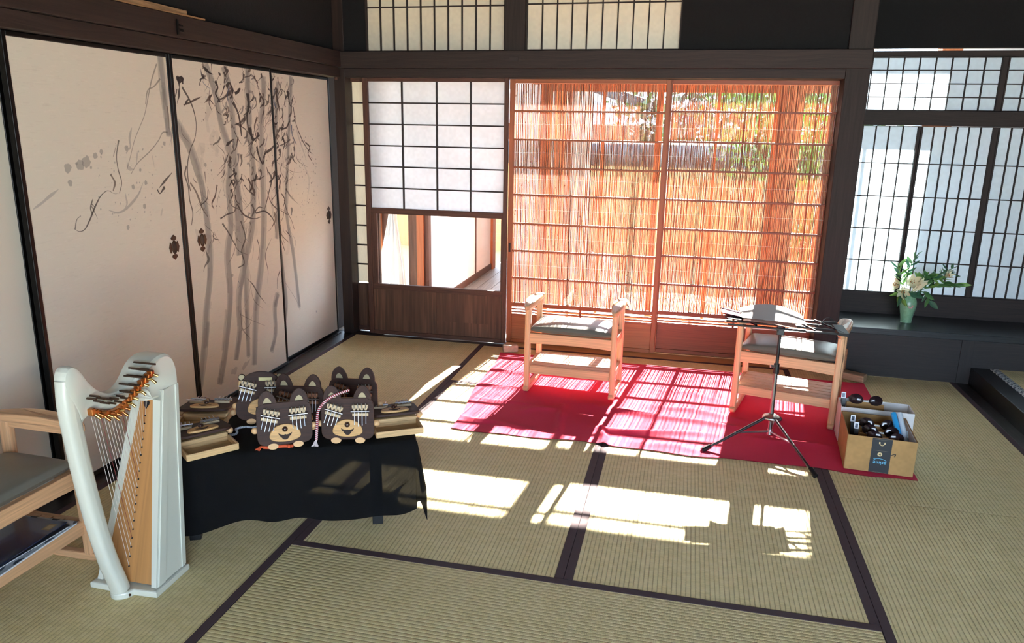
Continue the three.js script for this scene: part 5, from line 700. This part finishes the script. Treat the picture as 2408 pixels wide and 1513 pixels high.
// ---------------------------------------------------------------- vase of lilies on the ledge
{
  const vm = phys('#86b08c', 0.35, { clearcoat: 0.6, clearcoatRoughness: 0.25, map: rep(mottled, 2, 2) }), VX = 3.372, VZ = -0.205, VY = 0.3005;
  const v = thing('vase', 'green ceramic vase with a faint pink flower painted on it', 'vase', [VX, VY, VZ]);
  const prof = [[0, 0], [0.030, 0], [0.031, 0.004], [0.034, 0.03], [0.041, 0.07], [0.0465, 0.105], [0.046, 0.128], [0.038, 0.152], [0.029, 0.168], [0.026, 0.178], [0.0285, 0.188], [0.0265, 0.188], [0.0235, 0.176], [0.030, 0.155], [0.036, 0.12], [0.02, 0.02], [0, 0.015]];
  part('body', new THREE.LatheGeometry(new THREE.SplineCurve(prof.slice(0, 11).map(([x, y]) => new THREE.Vector2(x, y))).getPoints(60), 48), vm, v); part('inside', new THREE.LatheGeometry(prof.slice(10).map(([x, y]) => new THREE.Vector2(x, y)), 32), vm, v);
  for (let i = 0; i < 5; i++) { const a = i * 1.2566 + 0.3, g = new THREE.SphereGeometry(0.0065, 10, 8).scale(1, 0.8, 0.18).translate(Math.cos(a) * 0.009 + 0.004, 0.108 + Math.sin(a) * 0.009, 0.0455); part('painted_petal', g, std('#b88a84', 0.5), v); }
  const green = [std('#4d7a42', 0.5), std('#6f9a4e', 0.5), std('#3a6248', 0.5)], stemM = std('#5f8246', 0.6), lilyM = phys('#f2eecb', 0.55, { transmission: 0.25, thickness: 0, side: THREE.DoubleSide }), leafM = ['#4f8248', '#7aa652', '#3d6b50'].map((c) => phys(c, 0.45, { transmission: 0.3, thickness: 0, side: THREE.DoubleSide }));
  const blade = (len, wid, bend, seg = 10) => { const g = new THREE.PlaneGeometry(1, 1, 4, seg), p = g.attributes.position; for (let i = 0; i < p.count; i++) { const u = p.getX(i) * 2, t = p.getY(i) + 0.5, w = wid * Math.pow(Math.sin(Math.PI * Math.pow(clamp(t * 0.97 + 0.02), 0.8)), 0.9); p.setXYZ(i, u * w * 0.5, len * t * (1 - 0.15 * Math.abs(bend) * t), len * bend * t * t - 0.18 * Math.abs(u) * w); } g.computeVertexNormals(); return g; };
  const aim = (g, o, d, roll = 0) => { const q = new THREE.Quaternion().setFromUnitVectors(V(0, 1, 0), V(...d).normalize()); return g.rotateY(roll).applyQuaternion(q).translate(...o); };
  const mouth = [VX, VY + 0.15, VZ], R = rng(44);
  function branch(label, pts, nLeaf, len, wid, mi, droop) {
    const t = thing('leafy_branch', label, 'branch', [0, 0, 0], 0, 'green branches in the vase'), c = new THREE.CatmullRomCurve3([V(...mouth), ...pts.map((p) => V(VX + p[0], VY + p[1], VZ + p[2]))]);
    part('stem', new THREE.TubeGeometry(c, 24, 0.0019, 6), stemM, t);
    nLeaf = Math.round(nLeaf * 1.7); for (let i = 0; i < nLeaf; i++) { const s = 0.34 + 0.66 * ((i + 1) / nLeaf), p = c.getPointAt(s), g = c.getTangentAt(s), a = i * 2.4 + R() * 0.8, side = V(Math.cos(a), 0.35 - droop, Math.sin(a) * 0.8).addScaledVector(g, 0.7); part('leaf', aim(blade(len * (0.75 + 0.5 * R()), wid * (0.8 + 0.4 * R()), -0.25 + 0.2 * R()), p.toArray(), side.toArray(), R() * 6), leafM[(mi + (i % 3 === 0 ? 1 : 0)) % 3], t); }
  }
  branch('upright leafy branch rising above the lilies in the vase', [[-0.03, 0.26, 0], [-0.025, 0.34, 0.01], [0.005, 0.41, 0.0]], 8, 0.055, 0.020, 2, 0);
  branch('leafy branch reaching toward the shaded window from the vase', [[0.06, 0.25, 0.02], [0.14, 0.31, 0.03], [0.20, 0.345, 0.02]], 12, 0.05, 0.022, 2, 0.1);
  branch('long leafy branch spreading low toward the shaded window', [[0.07, 0.22, 0.03], [0.16, 0.255, 0.05], [0.235, 0.26, 0.05]], 12, 0.07, 0.022, 0, 0.35);
  branch('thin branch with small buds at the far end of the bouquet', [[0.08, 0.26, 0.0], [0.18, 0.32, -0.01], [0.25, 0.30, 0.0]], 9, 0.035, 0.014, 2, 0.2);
  branch('short branch of broad yellow green leaves hanging over the vase rim', [[-0.03, 0.20, 0.035], [-0.055, 0.19, 0.05], [-0.065, 0.165, 0.055]], 5, 0.085, 0.036, 1, 0.9);
  branch('bushy branch in the middle of the bouquet', [[0.01, 0.22, 0.02], [0.05, 0.28, 0.03], [0.08, 0.30, 0.04]], 12, 0.065, 0.026, 0, 0.15);
  branch('branch leaning to the sunlit window side of the bouquet', [[-0.04, 0.23, 0.0], [-0.075, 0.30, 0.0], [-0.085, 0.34, 0.0]], 8, 0.06, 0.022, 1, 0);
  branch('leafy branch crossing behind the lilies to the shaded window', [[0.04, 0.24, -0.02], [0.10, 0.27, -0.02], [0.17, 0.28, 0.0]], 10, 0.055, 0.024, 1, 0.1);
  branch('short leafy branch drooping beside the vase neck', [[0.05, 0.20, 0.03], [0.08, 0.19, 0.04], [0.10, 0.15, 0.05]], 5, 0.06, 0.026, 2, 0.8);
  function lily(label, at, dir, size, open) {
    const t = thing('lily', label, 'flower', [0, 0, 0], 0, 'pale lilies in the vase'), P = [VX + at[0], VY + at[1], VZ + at[2]], D = V(...dir).normalize();
    part('stem', tube([mouth, [lerp(mouth[0], P[0], 0.5), lerp(mouth[1], P[1], 0.6), lerp(mouth[2], P[2], 0.4)], V(...P).addScaledVector(D, -0.01).toArray(), P], 0.0021, 16, 6), stemM, t);
    const side = V(0.3, 0.9, 0.4).cross(D).normalize(), up = D.clone().cross(side);
    for (let i = 0; i < 6; i++) { const a = (i / 6) * 6.2832, q = D.clone().addScaledVector(side, Math.cos(a) * open).addScaledVector(up, Math.sin(a) * open), g = blade(size, size * (i % 2 ? 0.42 : 0.34), open > 0.4 ? -0.35 : 0.10); const m = new THREE.Matrix4().lookAt(V(0, 0, 0), D.clone().negate(), q); const y = q.clone().normalize(), x = D.clone().cross(y).normalize(), z = x.clone().cross(y); g.applyMatrix4(new THREE.Matrix4().makeBasis(x, y, z)); part('petal', g.translate(...P), lilyM, t); }
    if (open > 0.4) for (let i = 0; i < 5; i++) { const a = i * 1.2566, e = V(...P).addScaledVector(D, size * 0.5).addScaledVector(side, Math.cos(a) * size * 0.12).addScaledVector(up, Math.sin(a) * size * 0.12); part('stamen', rod(P, e.toArray(), 0.0007, 0.0007, 5), stemM, t); part('anther', new THREE.SphereGeometry(0.0025, 8, 6).scale(1, 1.8, 1).translate(...e.toArray()), std('#b0703a', 0.7), t); }
  }
  lily('open pale yellow lily facing the reed doors', [-0.075, 0.235, 0.03], [-0.75, 0.15, 0.55], 0.075, 1.5);
  lily('open cream lily above the vase rim', [-0.055, 0.205, 0.05], [-0.15, -0.1, 1], 0.072, 1.5);
  lily('open cream lily in the middle of the bouquet', [-0.015, 0.255, 0.05], [-0.1, 0.35, 1], 0.085, 1.3);
  lily('large closed lily bud tilted up in the middle of the bouquet', [0.0, 0.205, 0.05], [0.55, 0.75, 0.3], 0.105, 0.2);
  lily('small pale lily high at the far end of the bouquet', [0.17, 0.30, 0.03], [0.4, 0.5, 0.7], 0.055, 1.2);
}
// ---------------------------------------------------------------- laths on the lintel
{
  const a = solo('wooden_lath', bx(-0.245, -0.21, 1.871, 1.879, 1.42, 2.35, 0.001, 'z'), std('#c9996a', 0.6, { map: grain }), 'thin pale lath lying flat on the lintel over the painted doors', 'lath', 'laths on the lintel');
  const b = solo('wooden_lath', bx(-0.03, 0.03, 0, 0.020, -0.40, 0.40, 0.001, 'z'), std('#d3a678', 0.6, { map: grain }), 'thicker pale lath lying crosswise on top of the flat one on the lintel', 'lath', 'laths on the lintel'); b.position.set(-0.245, 1.8795, 1.93); b.rotation.y = 0.03;
}
renderer.render(scene, camera);
